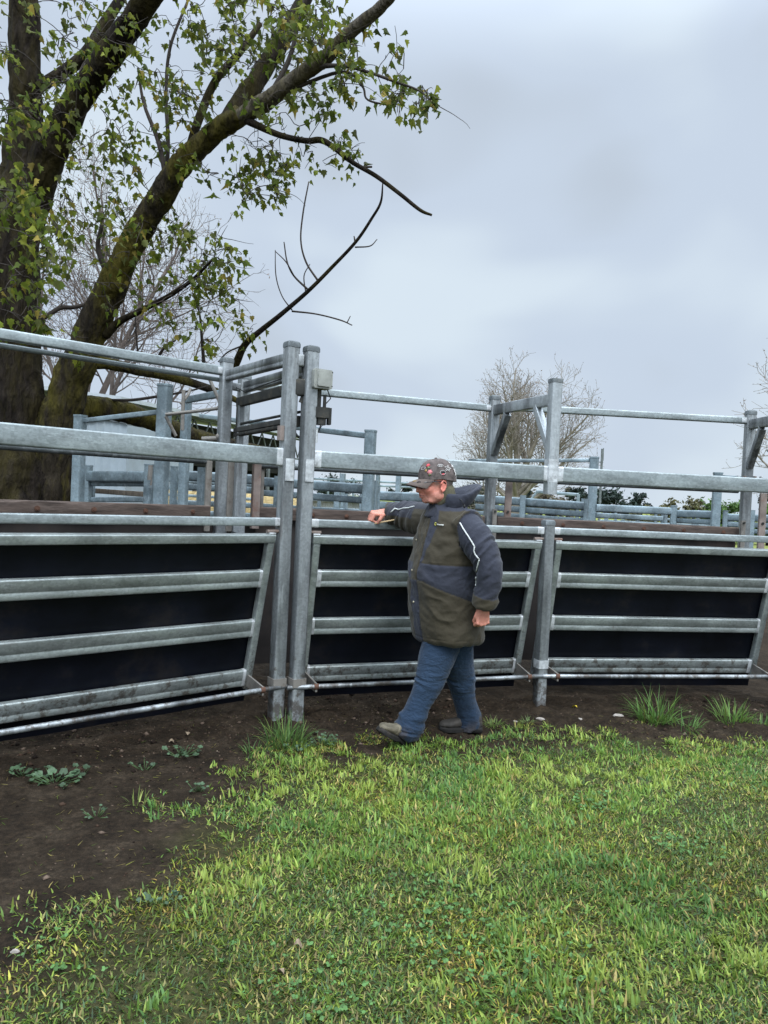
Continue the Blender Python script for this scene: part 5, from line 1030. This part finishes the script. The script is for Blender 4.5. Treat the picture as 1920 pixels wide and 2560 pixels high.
p_, n_ = on_coat(1089.5, 1310, .0025); t_ = (on_coat(1096, 1311)[0] - p_).normalized(); n_ = (n_ - t_ * n_.dot(t_)).normalized(); lg.tube([p_ + (t_ * math.cos(a) + n_.cross(t_) * math.sin(a)) * .0075 for a in np.linspace(.6, 5.9, 12)], .0022, 6); lg.build('logo_mark', M['logo_y'], coat, 180)
lw = MB()
for k in range(8):
    x0 = 1094.0 + k * 1.95; y0 = 1311.0 + k * .28; a_ = on_coat(x0, y0 - 1.1 - (.8 if k in (0, 5) else 0), .002)[0]; b_ = on_coat(x0 + .1, y0 + 1.3, .002)[0]; c_ = on_coat(x0 + 1.3, y0 - .9, .002)[0]; d_ = on_coat(x0 + 1.3, y0 + 1.4, .002)[0]
    lw.tube([b_, a_], .0011, 5); lw.tube([a_, c_] if k % 2 else [b_, d_], .0011, 5); lw.tube([c_, d_], .0010, 5)
lw.build('logo_lettering', M['logo_w'], coat, 180)
# ---- hood lying open behind the neck
hb = MB(); hc = P(1131, 1245, 4.66); rg = []; hcol = (*NAV, 1)
for k in range(41):
    ph = R(-146 + 292 * k / 40); bk = math.cos(ph); s = math.sin(ph); c = hc - Fw * (.122 * bk + .006) + Lf * (.120 * s); back = max(0, bk); front = max(0, -bk)
    hv = .042 + .036 * back + .008 * front; th = .014 + .012 * back; c = c + Z * (-.016 + .034 * back - .010 * front) ; radial = (-Fw * bk + Lf * s).normalized(); lean = radial * .040 * (back + .35)
    sc_ = .35 if k in (0, 40) else 1
    rg.append([c + radial * (th * math.cos(a)) * sc_ + (Z * hv + lean * (1 if back else .4)) * math.sin(a) * sc_ for a in [2 * math.pi * i / 20 for i in range(20)]])
hb.loft(rg); Vh, Nh, Fh = remeshed(hb, .006, 3); Vh = Vh + Nh * ((fbm(Vh * 14, 3, 5) - .5) * .014 + ridge(Vh * np.array([9, 9, 16]), 7) * .004)[:, None]
hood = npmesh('hood', Vh, Fh, M['coat'], coat, np.tile(NAV * 1.05, (len(Vh), 1)), 180)
# lower collar flap in front of the jaw
cf = MB(); cc = P(1108, 1272, 4.66); rg = []
for k in range(25):
    ph = R(-75 + 150 * k / 24); c = cc + Fw * (.096 * math.cos(ph) - .0) + Lf * (.100 * math.sin(ph)) - Z * (.006 + .012 * math.cos(ph)); rad = (Fw * math.cos(ph) + Lf * math.sin(ph)); rg.append([c + rad * (.009 * math.cos(a)) + Z * .040 * math.sin(a) - rad * .022 * math.sin(a) for a in [2 * math.pi * i / 14 for i in range(14)]])
cf.loft(rg); Vh2, Nh2, Fh2 = remeshed(cf, .006, 3); npmesh('collar', Vh2 + Nh2 * ((fbm(Vh2 * 14, 3, 6) - .5) * .012)[:, None], Fh2, M['coat'], coat, np.tile(NAV * .9, (len(Vh2), 1)), 180)
cd = MB(); cd.tube([P(1146, 1246, 4.53), P(1154, 1251, 4.525), P(1160, 1264, 4.515)], .0028, 6); cd.ell(P(1161, 1266, 4.512), (.007, .006, .012), nu=10, nv=8); cd.build('toggle_cord', M['cable'], coat, 180)

# ---- jeans
jb = MB(); tube_rows(jb, ll, 24, 5); tube_rows(jb, lr, 24, 5); jb.ell(P(1116, 1570, 4.69), (.16, .16, .13))
V, Nn, Fq = remeshed(jb, .0062, 8); t1, d1 = chain(V, [r[:3] for r in ll]); t2, d2 = chain(V, [r[:3] for r in lr]); near = d1 < d2; t = np.where(near, t1, t2)
px_ = np.stack([t * 19 + 1.5 * fbm(V * 6, 2, 92) + V[:, 0] * 5 * np.where(near, 1, -1) + V[:, 1] * 3, V[:, 0] * 4, V[:, 1] * 4 + near * 7], 1)
f = (ridge(px_, 41) + .45 * ridge(px_ * np.array([2, 1.3, 1.3]), 47)) * sstep(.36, .62, fbm(V * 7 + near[:, None] * 3, 2, 49)) * (.004 + .014 * sstep(.72, .97, t) + .009 * np.exp(-((t - .20) / .10) ** 2) + .009 * np.exp(-((t - .52) / .09) ** 2)) + (fbm(V * 8, 3, 43) - .5) * .020 - .002
colj = np.tile([.014, .027, .050], (len(V), 1)) * (1 + (fbm(V * 4, 3, 44) - .5)[:, None] * .6); fade = np.exp(-((t - .45) / .25) ** 2) * .35; colj = colj * (1 - fade[:, None] * .5) + np.array([.034, .056, .088]) * (fade * .5)[:, None]
mud = sstep(.86, 1.0, t) * sstep(.45, .65, fbm(V * 22, 3, 45)); colj = colj * (1 - .6 * mud[:, None]) + np.array([.05, .038, .028]) * (.6 * mud)[:, None]
M['denim'] = mat('blue_denim', (.02, .04, .08), rough=.9, var=.12, sc=60, attr=True, bump=.40, bsc=22, spec=.15, sheen=.1, stretch=(1, 1, 1.8))
jeans = npmesh('jeans', V + Nn * f[:, None], Fq, M['denim'], PER, colj, 180)

# fine creasing of both cloths
for WR_, dist in ((M['coat'], .035), (M['denim'], .03)):
    for nd in WR_.node_tree.nodes:
        if nd.type == 'BUMP': nd.inputs['Distance'].default_value = dist
        if nd.type == 'TEX_NOISE' and abs(nd.inputs['Scale'].default_value - (17 if WR_ is M['coat'] else 22)) < .1: nd.inputs['Distortion'].default_value = 1.1; nd.inputs['Roughness'].default_value = .45
# ---- boots
M['boot_tan'] = mat('dusty_tan_boot', (.105, .090, .062), rough=.8, var=.4, sc=22, bump=.3, bsc=60, dirt=(.04, .03, .022), dirt_amt=.8, dirt_sc=16)
M['boot_dark'] = mat('dark_muddy_boot', (.034, .030, .026), rough=.7, var=.4, sc=22, bump=.3, bsc=60, dirt=(.06, .045, .032), dirt_amt=.6, dirt_sc=16)
M['sole'] = mat('black_rubber_sole', (.012, .011, .010), rough=.8, var=.3, sc=20, dirt=(.05, .038, .028), dirt_amt=.7, dirt_sc=12)
def boot(heel, toe, upv, m_, lab, ank):
    heel = Vector(heel); toe = Vector(toe); d = (toe - heel); L_ = d.length; d.normalize(); s = d.cross(Vector(upv)).normalized(); u = s.cross(d).normalized(); mb = MB(); sl = MB(); rg = []; rs = []
    for t, w, h in ((0, .026, .05), (.02, .034, .075), (.10, .040, .105), (.24, .041, .115), (.38, .042, .105), (.52, .046, .080), (.66, .049, .060), (.80, .049, .048), (.92, .040, .040), (.985, .024, .028), (1.0, .012, .016)):
        c = heel + d * (L_ * t); rg.append([c + s * (w * math.copysign(abs(math.cos(a)) ** .8, math.cos(a))) + u * (.024 + (h - .0) * (.5 + .5 * math.sin(a)) ** 1.0) for a in [2 * math.pi * i / 20 for i in range(20)]])
        w2 = w + .006; hz = 0 if (t < .33 or t > .5) else .012; rs.append([c + s * a + u * b for a, b in ((-w2, .004 + hz + (.01 if t > .95 else 0)), (-w2, .026), (-w2 * .6, .036), (w2 * .6, .036), (w2, .026), (w2, .004 + hz + (.01 if t > .95 else 0)), (w2 * .9, hz + (.01 if t > .95 else 0)), (-w2 * .9, hz + (.01 if t > .95 else 0)))])
    mb.loft(rg); mb.tube([heel + d * (L_ * .19) + u * .08, Vector(ank)], [.046, .052], 18); V, Nn, Fq = remeshed(mb, .005, 4); tt = ((V - np.array(heel)) @ np.array(d)) / L_; hh = (V - np.array(heel)) @ np.array(u)
    cr = np.exp(-((tt - .60) / .035) ** 2) + np.exp(-((tt - .50) / .03) ** 2) + .8 * np.exp(-((hh - .075 + .0) / .006) ** 2) * (tt < .5); V = V + Nn * ((fbm(V * 30, 3, 3) - .5) * .007 - .0035 * cr * (hh > .045))[:, None]
    b = npmesh('boot', V, Fq, m_, PER, None, 180); b['label'] = lab; sl.loft(rs); sl.build('sole', M['sole'], b, 50)
    lc = MB(); 
    for k in range(4):
        q = heel + d * (L_ * (.36 + .06 * k)) + u * (.132 - .016 * k); lc.tube([q - s * .026, q + u * .006, q + s * .026], .0028, 6)
    lc.build('laces', M['piping'] if False else M['timber'], b, 180)
boot(P(1012, 1866, 4.54), P(944, 1829, 4.40), Vector((-.2, -.25, 1)), M['boot_tan'], 'dusty tan front boot with its toe lifted', P(1014, 1822, 4.525))
hl_ = P(1203, 1832, 4.88); hl_.z = .0; to_ = hl_ + Vector((-.285, -.03, 0)); boot(hl_, to_, Z, M['boot_dark'], 'dark muddy rear boot flat on the earth', P(1175, 1795, 4.885))

# ---- body: head, neck, hands and limbs as one surface
hs = 1.08; hf = Vector((-.95, -.28, -.12)).normalized(); hl = Z.cross(hf).normalized(); hu = hf.cross(hl).normalized()
ear = P(1108, 1216, 4.555); HO = ear - (hf * -.012 + hl * .078 + hu * -.018) * hs
def H(f_, l_, u_): return HO + (hf * f_ + hl * l_ + hu * u_) * hs
def he(mb, c, r, ax=None, **k): mb.ell(H(*c), tuple(q * hs for q in r), ax or (hf, hl, hu), 20, 14)
bb = MB()
he(bb, (-.008, 0, .03), (.100, .077, .100)); he(bb, (.028, 0, -.03), (.070, .066, .085)); he(bb, (.035, 0, -.065), (.058, .055, .052)); he(bb, (.074, 0, -.092), (.022, .026, .020)); he(bb, (.088, 0, .012), (.018, .05, .014))
for s in (1, -1):
    he(bb, (.062, .036 * s, -.030), (.034, .030, .030)); he(bb, (.012, .050 * s, -.066), (.045, .022, .036)); he(bb, (.085, .030 * s, .016), (.016, .026, .011)); he(bb, (.100, .013 * s, -.034), (.012, .011, .010))
    he(bb, (.040, .035 * s, -.098), (.034, .022, .016))
    ea = (hf * .92 + hl * s * .35).normalized(); eu = (hu + hf * -.15).normalized(); en = ea.cross(eu).normalized(); c_ = H(-.012, .079 * s, -.018)
    bb.tube([c_ + (ea * math.cos(a) * .019 + eu * math.sin(a) * .031) * hs * (1 if math.sin(a) > -.3 else .9) for a in np.linspace(.4, 5.9, 16)], .0062, 8); bb.ell(c_ - hl * s * .006, (.017 * hs, .008, .028 * hs), (ea, en, eu), 14, 10); bb.ell(c_ - eu * .03 + ea * .004, (.009, .006, .010), (ea, en, eu), 10, 8)
bb.tube([H(.086, 0, .010), H(.100, 0, -.010), H(.116, 0, -.030)], [.011, .012, .0155], 14); he(bb, (.114, 0, -.034), (.014, .014, .012)); he(bb, (.098, 0, -.058), (.012, .024, .010)); he(bb, (.0985, 0, -.0705), (.0105, .021, .0072)); he(bb, (.096, 0, -.050), (.012, .015, .012))
bb.tube([H(-.012, 0, -.06), P(1116, 1270, 4.665), P(1119, 1300, 4.68)], [.064, .068, .085], 24)
bb.loft([[TC(q[0], q[1]) + ((v - TC(q[0], q[1])) * .86) for v in rg_] for q, rg_ in list(zip(TOR, ringsT))[::-1]])
tube_rows(bb, al, 16, 4, .72); tube_rows(bb, ar, 16, 4, .70); tube_rows(bb, ll, 16, 4, .8); tube_rows(bb, lr, 16, 4, .8); bb.ell(P(1116, 1570, 4.69), (.14, .14, .12))
def hand(mb, wrist, dF, nP, thumb_side, curls, tcurl, s=1.0, th_dir=None):
    wrist = Vector(wrist); dF = Vector(dF).normalized(); nP = Vector(nP); nP = (nP - dF * nP.dot(dF)).normalized(); w = dF.cross(nP).normalized()
    if w.dot(Vector(thumb_side)) < 0: w = -w
    rg = []
    for t, a, b in ((-.04, .027, .022), (0, .029, .022), (.03, .038, .019), (.07, .043, .0175), (.095, .042, .015), (.102, .036, .011)):
        c = wrist + dF * t * s; rg.append([c + w * (a * math.cos(q) * s) + nP * (b * math.sin(q) * s) for q in [2 * math.pi * i / 16 for i in range(16)]])
    mb.loft(rg); tips = []
    for k, (x, y, sc) in enumerate(((.031, .098, .95), (.0105, .104, 1.06), (-.0105, .100, 1.0), (-.031, .090, .82))):
        p = wrist + (w * x + dF * y) * s; d = dF + w * (.12 * (1.5 - k) / 1.5); d.normalize(); pts = [p - d * .022 * s - nP * .003 * s, p - nP * .006 * s]; a = 0
        for L_, c in zip((.044, .029, .022), curls[k]):
            a += c; pts.append(pts[-1] + (d * math.cos(a) + nP * math.sin(a)) * L_ * sc * s)
        mb.tube(pts, [.0105 * s, .0118 * s, .0108 * s, .0096 * s, .0075 * s], 12); mb.ell(pts[1], .0118 * s, nu=10, nv=8); mb.ell(pts[2], .0112 * s, nu=10, nv=8); mb.ell(pts[3], .0098 * s, nu=10, nv=8); mb.ell(pts[-1], .0078 * s, nu=10, nv=8); tips.append(pts)
    p = wrist + (w * .026 + dF * .022 + nP * .006) * s; a0 = Vector(th_dir).normalized() if th_dir else (w * .75 + dF * .75 + nP * .35).normalized(); a1 = (dF * .8 + nP * tcurl + w * .1).normalized(); a2 = (dF * .55 + nP * tcurl * 1.3 - w * .35).normalized()
    q = [p, p + a0 * .042 * s, p + a0 * .042 * s + a1 * .034 * s, p + a0 * .042 * s + a1 * .034 * s + a2 * .026 * s]; mb.tube(q, [.017 * s, .0138 * s, .0118 * s, .009 * s], 12); mb.ell(q[1], .0138 * s, nu=10, nv=8); mb.ell(q[3], .0092 * s, nu=10, nv=8)
    return tips, q
wl = P(1210, 1518, 4.43); wr = P(966, 1285, 5.09)
hand(bb, wl, (-.04, .05, -1), (-.25, 1, .1), (-1, -.2, 0), [(1.15, 1.35, .7), (1.25, 1.4, .7), (1.3, 1.4, .7), (1.35, 1.4, .7)], .5, 1.02, (-.35, .15, -.9))
tipsR, thR = hand(bb, wr + Vector((0, 0, .018)), (-.86, -.34, -.20), (.10, .30, -1), (0, -1, 0), [(1.0, 1.35, .8), (1.05, 1.4, .8), (1.05, 1.4, .8), (1.0, 1.35, .8)], .8, 1.04, (-.35, -.9, -.25))
V, Nn, Fq = remeshed(bb, .0042, 3, .5)
hq = (V - np.array(HO)) @ np.array([list(hf), list(hl), list(hu)]).T / hs; f_, l_, u_ = hq.T
keep_ = (np.abs(l_) > .066) | (f_ > .098) | (u_ > .02)   # soften the joins of cheeks, jaw and neck; leave ears, nose and lips crisp
sel = (np.linalg.norm(hq, axis=1) < .19) & ~keep_; E2 = np.concatenate([Fq[:, [0, 1]], Fq[:, [1, 2]], Fq[:, [2, 3]], Fq[:, [3, 0]]]); E2 = np.concatenate([E2, E2[:, ::-1]]); E2 = E2[sel[E2[:, 0]]]; cn = np.bincount(E2[:, 0], minlength=len(V))
for _ in range(26):
    S_ = np.stack([np.bincount(E2[:, 0], weights=V[E2[:, 1], k], minlength=len(V)) for k in range(3)], 1); V[sel] = .4 * V[sel] + .6 * S_[sel] / cn[sel][:, None]
d_ = np.zeros(len(V)); nearh = np.linalg.norm(hq, axis=1) < .19
for s in (1, -1):   # eye sockets, nostril folds, mouth line
    d_ -= .010 * np.exp(-(((f_ - .088) / .018) ** 2 + ((l_ - .031 * s) / .014) ** 2 + ((u_ + .006) / .009) ** 2)) * nearh
    d_ -= .004 * np.exp(-(((l_ - (.028 + (-.05 - u_) * .35) * s) / .0045) ** 2 + ((u_ + .055) / .022) ** 2)) * (f_ > .06) * nearh
d_ -= .0055 * np.exp(-(((u_ + .0645) / .0030) ** 2 + (l_ / .022) ** 2)) * (f_ > .07) * nearh
V = V + Nn * d_[:, None]; V = V + Nn * ((fbm(V * 90, 2, 3) - .5) * .0010)[:, None]
SK = np.array([.52, .215, .155]); colb = np.tile(SK, (len(V), 1)); red = np.exp(-(((u_ + .03) / .035) ** 2 + ((f_ - .07) / .04) ** 2)) * nearh; colb = colb * (1 - .45 * red[:, None]) + np.array([.60, .17, .13]) * (.45 * red)[:, None]
earm = nearh & (np.abs(l_) > .072) & (np.abs(f_ + .012) < .035) & (np.abs(u_ + .02) < .05); colb[earm] = [.60, .20, .15]
lip = np.exp(-(((u_ + .0645) / .008) ** 2 + (l_ / .024) ** 2)) * (f_ > .085) * nearh; colb = colb * (1 - .7 * lip[:, None]) + np.array([.40, .12, .10]) * (.7 * lip)[:, None]
mouth = np.exp(-(((u_ + .0645) / .0026) ** 2 + (l_ / .021) ** 2)) * (f_ > .075) * nearh; colb = colb * (1 - .75 * mouth[:, None])
stub = nearh * sstep(-.045, -.075, u_) * sstep(-.01, .03, f_); colb = colb * (1 - .16 * stub[:, None]) + np.array([.30, .22, .20]) * (.16 * stub)[:, None]
grey = nearh * sstep(-.03, .01, u_ + .0) * sstep(.05, .02, f_) * (np.abs(l_) > .02) * ~earm; colb = colb * (1 - .75 * grey[:, None]) + np.array([.20, .165, .145]) * (.75 * grey)[:, None]
grey2 = nearh * (f_ < -.02) * (u_ < .02) * ~earm; colb[grey2.astype(bool)] = [.19, .15, .13]
colb = colb * (1 + (fbm(V * 40, 3, 55) - .5)[:, None] * .35)
M['skin'] = mat('weathered_skin', (.4, .18, .13), rough=.55, var=.08, sc=60, attr=True, spec=.35, bump=.15, bsc=300)
M['skin'].node_tree.nodes['Principled BSDF'].inputs['Subsurface Weight'].default_value = .12; M['skin'].node_tree.nodes['Principled BSDF'].inputs['Subsurface Radius'].default_value = (.012, .005, .003)
body = npmesh('body', V, Fq, M['skin'], PER, colb, 180)
for s in (1, -1):
    e_ = MB(); he(e_, (.0835, .031 * s, -.006), (.0115, .0115, .0105)); eo = e_.build('eye', mat('eye_white', (.5, .46, .43), rough=.2), PER, 180); i_ = MB(); he(i_, (.0925, .0315 * s, -.008), (.0035, .0055, .0055)); i_.build('iris', M['cable'], eo, 180)
    l2 = MB(); l2.tube([H(.094, (.018 + .028 * q) * s, .0215 + .004 * math.sin(q * 3.1)) for q in (0, .25, .5, .75, 1)], [.002, .0036, .004, .0035, .0018], 8); l2.build('eyebrow', mat('grey_brow', (.17, .13, .11), rough=.9), PER, 180)
# olive neck warmer between cap and hood
nw = MB(); rg = []
for k, (u, a, b) in enumerate(((0, .074, .072), (.25, .078, .076), (.5, .074, .073), (.75, .078, .077), (1, .072, .071))):
    c = H(-.030 - .02 * (1 - u), 0, -.11 + .088 * u) ; rg.append([c + hf * (a * math.cos(q)) + hl * (b * math.sin(q)) - hu * .045 * math.cos(q) * (1 if math.cos(q) > 0 else .2) for q in [2 * math.pi * i / 28 for i in range(28)]])
nw.loft(rg); nw.build('neck_warmer', mat('olive_fleece', (.085, .078, .05), rough=.95, var=.25, sc=40, bump=.3, bsc=120), PER, 180)
# ---- cap
M['cap'] = mat('faded_grey_cap_cloth', (.092, .074, .068), rough=.9, var=.5, sc=34, bump=.3, bsc=300, dirt=(.07, .055, .045), dirt_amt=.5, dirt_sc=10)
cp = MB(); rg = []
CZ = .036; ca = (.113, .088, .108)
for k in range(13):
    ph = R(90 * k / 12); 
    rg.append([H(-.008 + ca[0] * max(0, math.cos(ph)) ** .8 * math.cos(q), ca[1] * math.cos(ph) ** .8 * math.sin(q), CZ + ca[2] * math.sin(ph) ** .95 - (.012 if k == 0 else 0) - .024 * max(0, -math.cos(q)) * (1 - k / 12) ** 2) for q in [2 * math.pi * i / 36 for i in range(36)]])
inner = [[HO + (v - HO) * .965 for v in r_] for r_ in rg[::-1]]
cp.loft(rg + [], False, True); cp.loft(inner, True, False); n36 = 36; tot = len(rg) * 36
cp.f += [(i, i + tot + 12 * 36, (i + 1) % 36 + tot + 12 * 36, (i + 1) % 36) for i in range(36)]
cap = cp.build('cap', M['cap'], PER, 60)
br = MB(); top = []; bot = []; NB = 15; KB = 8
def brim(u, v):   # u across -1..1, v out 0..1
    an = u * 1.12; r0f = .113 * math.cos(an) - .008; r0l = .088 * math.sin(an); ext = .078 * math.cos(an * 1.02) ** .6 if abs(an) < 1.5 else 0
    return H(r0f + ext * v, r0l * (1 + .02 * v), CZ - .006 + .004 - .030 * u * u * (.4 + .6 * v) - .016 * v - .008 * v * v)
vs = []; 
for lay in (0, 1):
    for i in range(NB):
        for j in range(KB): vs.append(brim(-1 + 2 * i / (NB - 1), j / (KB - 1)) - hu * (.005 * lay))
ix = lambda lay, i, j: lay * NB * KB + i * KB + j; fs = []
for i in range(NB - 1):
    for j in range(KB - 1): fs.append((ix(0, i, j), ix(0, i, j + 1), ix(0, i + 1, j + 1), ix(0, i + 1, j))); fs.append((ix(1, i + 1, j), ix(1, i + 1, j + 1), ix(1, i, j + 1), ix(1, i, j)))
    fs.append((ix(0, i, KB - 1), ix(1, i, KB - 1), ix(1, i + 1, KB - 1), ix(0, i + 1, KB - 1)))
for j in range(KB - 1): fs.append((ix(0, 0, j + 1), ix(0, 0, j), ix(1, 0, j), ix(1, 0, j + 1))); fs.append((ix(0, NB - 1, j), ix(0, NB - 1, j + 1), ix(1, NB - 1, j + 1), ix(1, NB - 1, j)))
br.add(vs, fs); br.build('brim', mat('brown_brim_cloth', (.095, .073, .062), rough=.9, var=.25, sc=24, bump=.2, bsc=300), cap, 60)
bt = MB(); bt.ell(H(-.008, 0, CZ + ca[2] + .002), (.009, .009, .005), (hf, hl, hu)); bt.build('button', M['cap'], cap, 180)
def dome(az, el): ph = R(el); q = R(az); v = H(-.008 + ca[0] * max(0, math.cos(ph)) ** .8 * math.cos(q), ca[1] * math.cos(ph) ** .8 * math.sin(q), CZ + ca[2] * max(0, math.sin(ph)) ** .95 + min(0, math.sin(ph))); c = H(-.008, 0, CZ); return c + (v - c) * 1.012
TH = {'r': mat('red_thread', (.42, .06, .07), rough=.8, var=.3, sc=200), 'p': mat('pink_thread', (.50, .17, .18), rough=.8, var=.3, sc=200), 'g': mat('green_thread', (.10, .12, .06), rough=.8), 'w': mat('pale_thread', (.48, .46, .44), rough=.8), 'y': mat('ochre_thread', (.30, .20, .07), rough=.8), 'k': mat('dark_thread', (.02, .02, .02), rough=.8)}
def blob(az, el, r, key, nm='patch', n=5, amp=.25, line=False):
    c = dome(az, el); e1 = (dome(az + 3, el) - c).normalized(); e2 = (dome(az, el + 3) - c).normalized(); nrm = e1.cross(e2); nrm = nrm if nrm.dot(c - H(0, 0, CZ)) > 0 else -nrm; b = MB(); m = 30
    pr = [(r * (1 + amp * math.cos(n * 2 * math.pi * i / m)) * math.cos(2 * math.pi * i / m), r * (1 + amp * math.cos(n * 2 * math.pi * i / m)) * math.sin(2 * math.pi * i / m)) for i in range(m)]
    pt = lambda x, y, o: dome(az + x / .088 * 57.3, el + y / .1 * 57.3) + nrm * o
    if line: b.tube([pt(x, y, .0008) for x, y in pr + pr[:1]], .0013, 5)
    else: ctr = pt(0, 0, .0022); b.add([ctr] + [pt(x, y, .0012) for x, y in pr] + [pt(x, y, -.001) for x, y in pr], [(0, 1 + i, 1 + (i + 1) % m) for i in range(m)] + [(1 + i, 1 + m + i, 1 + m + (i + 1) % m, 1 + (i + 1) % m) for i in range(m)])
    b.build(nm, TH[key], cap, 180)
blob(42, 40, .011, 'r'); blob(46, 31, .008, 'g', n=3); blob(52, 16, .012, 'p', n=6); blob(52, 9, .006, 'g', n=3, amp=.4); blob(24, 30, .010, 'w', n=2, amp=.5, line=True); blob(38, 22, .006, 'y', n=4)
blob(92, 12, .012, 'w', n=2, amp=.12, line=True); blob(92, 13, .0085, 'k', n=3, amp=.4); blob(92, 7, .006, 'r', n=2, amp=.3); blob(88, 36, .010, 'w', n=2, amp=.45, line=True); blob(88, 35, .005, 'w', n=2, amp=.3, line=True)
blob(112, 24, .013, 'w', n=5, amp=.45, line=True); blob(114, 23, .007, 'w', n=3, amp=.5, line=True); blob(142, 30, .008, 'w', n=4, amp=.4); blob(146, 16, .008, 'w', n=3, amp=.4); blob(150, 5, .009, 'w', n=5, amp=.4); blob(138, 46, .006, 'w', n=3, amp=.4)
bp_ = MB(); c = brim(.55, .55); e1 = (brim(.6, .55) - c).normalized(); e2 = (brim(.55, .65) - c).normalized(); bp_.tube([c + hu * .001 + (e1 * math.cos(a) + e2 * math.sin(a)) * .008 * (1 + .3 * math.cos(3 * a)) for a in np.linspace(0, 6.28, 20)], .0016, 5); bp_.build('patch', TH['k'], cap, 180)
bp_ = MB(); c = brim(.25, .5); bp_.tube([c + hu * .001 + (e1 * math.cos(a) + e2 * math.sin(a)) * .007 * (1 + .3 * math.cos(2 * a)) for a in np.linspace(0, 6.28, 20)], .0018, 5); bp_.build('patch', TH['y'], cap, 180)
# ---- glasses
gl = thing_ = MB(); 
for s in (1, -1):
    gl.tube([H(-.030, .080 * s, -.002), H(-.01, .083 * s, .012), H(.05, .079 * s, .013), H(.098, .066 * s, .010)], .0030, 6)
    gl.tube([H(.112 - .014 * (abs(x) / .06) , (.034 + .026 * math.cos(a)) * s, -.006 + .017 * math.sin(a)) for a in np.linspace(0, 6.283, 22) for x in (.034 + .026 * math.cos(a),)], .0020, 6)
gl.tube([H(.112, .010, .002), H(.116, 0, .006), H(.112, -.010, .002)], .0015, 6); gg = gl.build('glasses', mat('dark_wire_frame', (.03, .03, .035), rough=.3, metal=.6), PER, 180)
lm = bpy.data.materials.new('clear_lens'); lm.use_nodes = True; pb = lm.node_tree.nodes['Principled BSDF']; pb.inputs['Roughness'].default_value = .02; pb.inputs['Transmission Weight'].default_value = 1; pb.inputs['IOR'].default_value = 1.12
for s in (1, -1):
    l3 = MB(); pr = [(.034 + .0255 * math.cos(a), -.006 + .0165 * math.sin(a)) for a in np.linspace(0, 6.283, 22, endpoint=False)]; l3.loft([[H(.112 - .014 * abs(x) / .06 + o, x * s, u) for x, u in pr] for o in (-.0008, .0008)]); l3.build('lens', lm, gg, 30)
    hb2 = MB(); hb2.bar(H(.094, .0655 * s, .0105), H(.084, .0685 * s, .0118), .0035, .006, .001); hb2.build('hinge', mat('hinge_glint', (.6, .6, .58), rough=.3, metal=.5), gg, 30)  # pale hinge colour stands in for a white glint on the frame
# thin pale stick held in the fist on the rail
st = thing('stick', thR[3], 'thin pale pointed stick held in the fist on the rail', 'stick'); sb = MB(); sp_ = thR[3]; e = P(989, 1299, 4.99); d = (e - sp_).normalized(); sb.tube([sp_ - d * .035, e - d * .012, e], [.0055, .005, .001], 8); sb.build('shaft', mat('pale_wood', (.50, .36, .20), rough=.7, var=.1), st, 180)
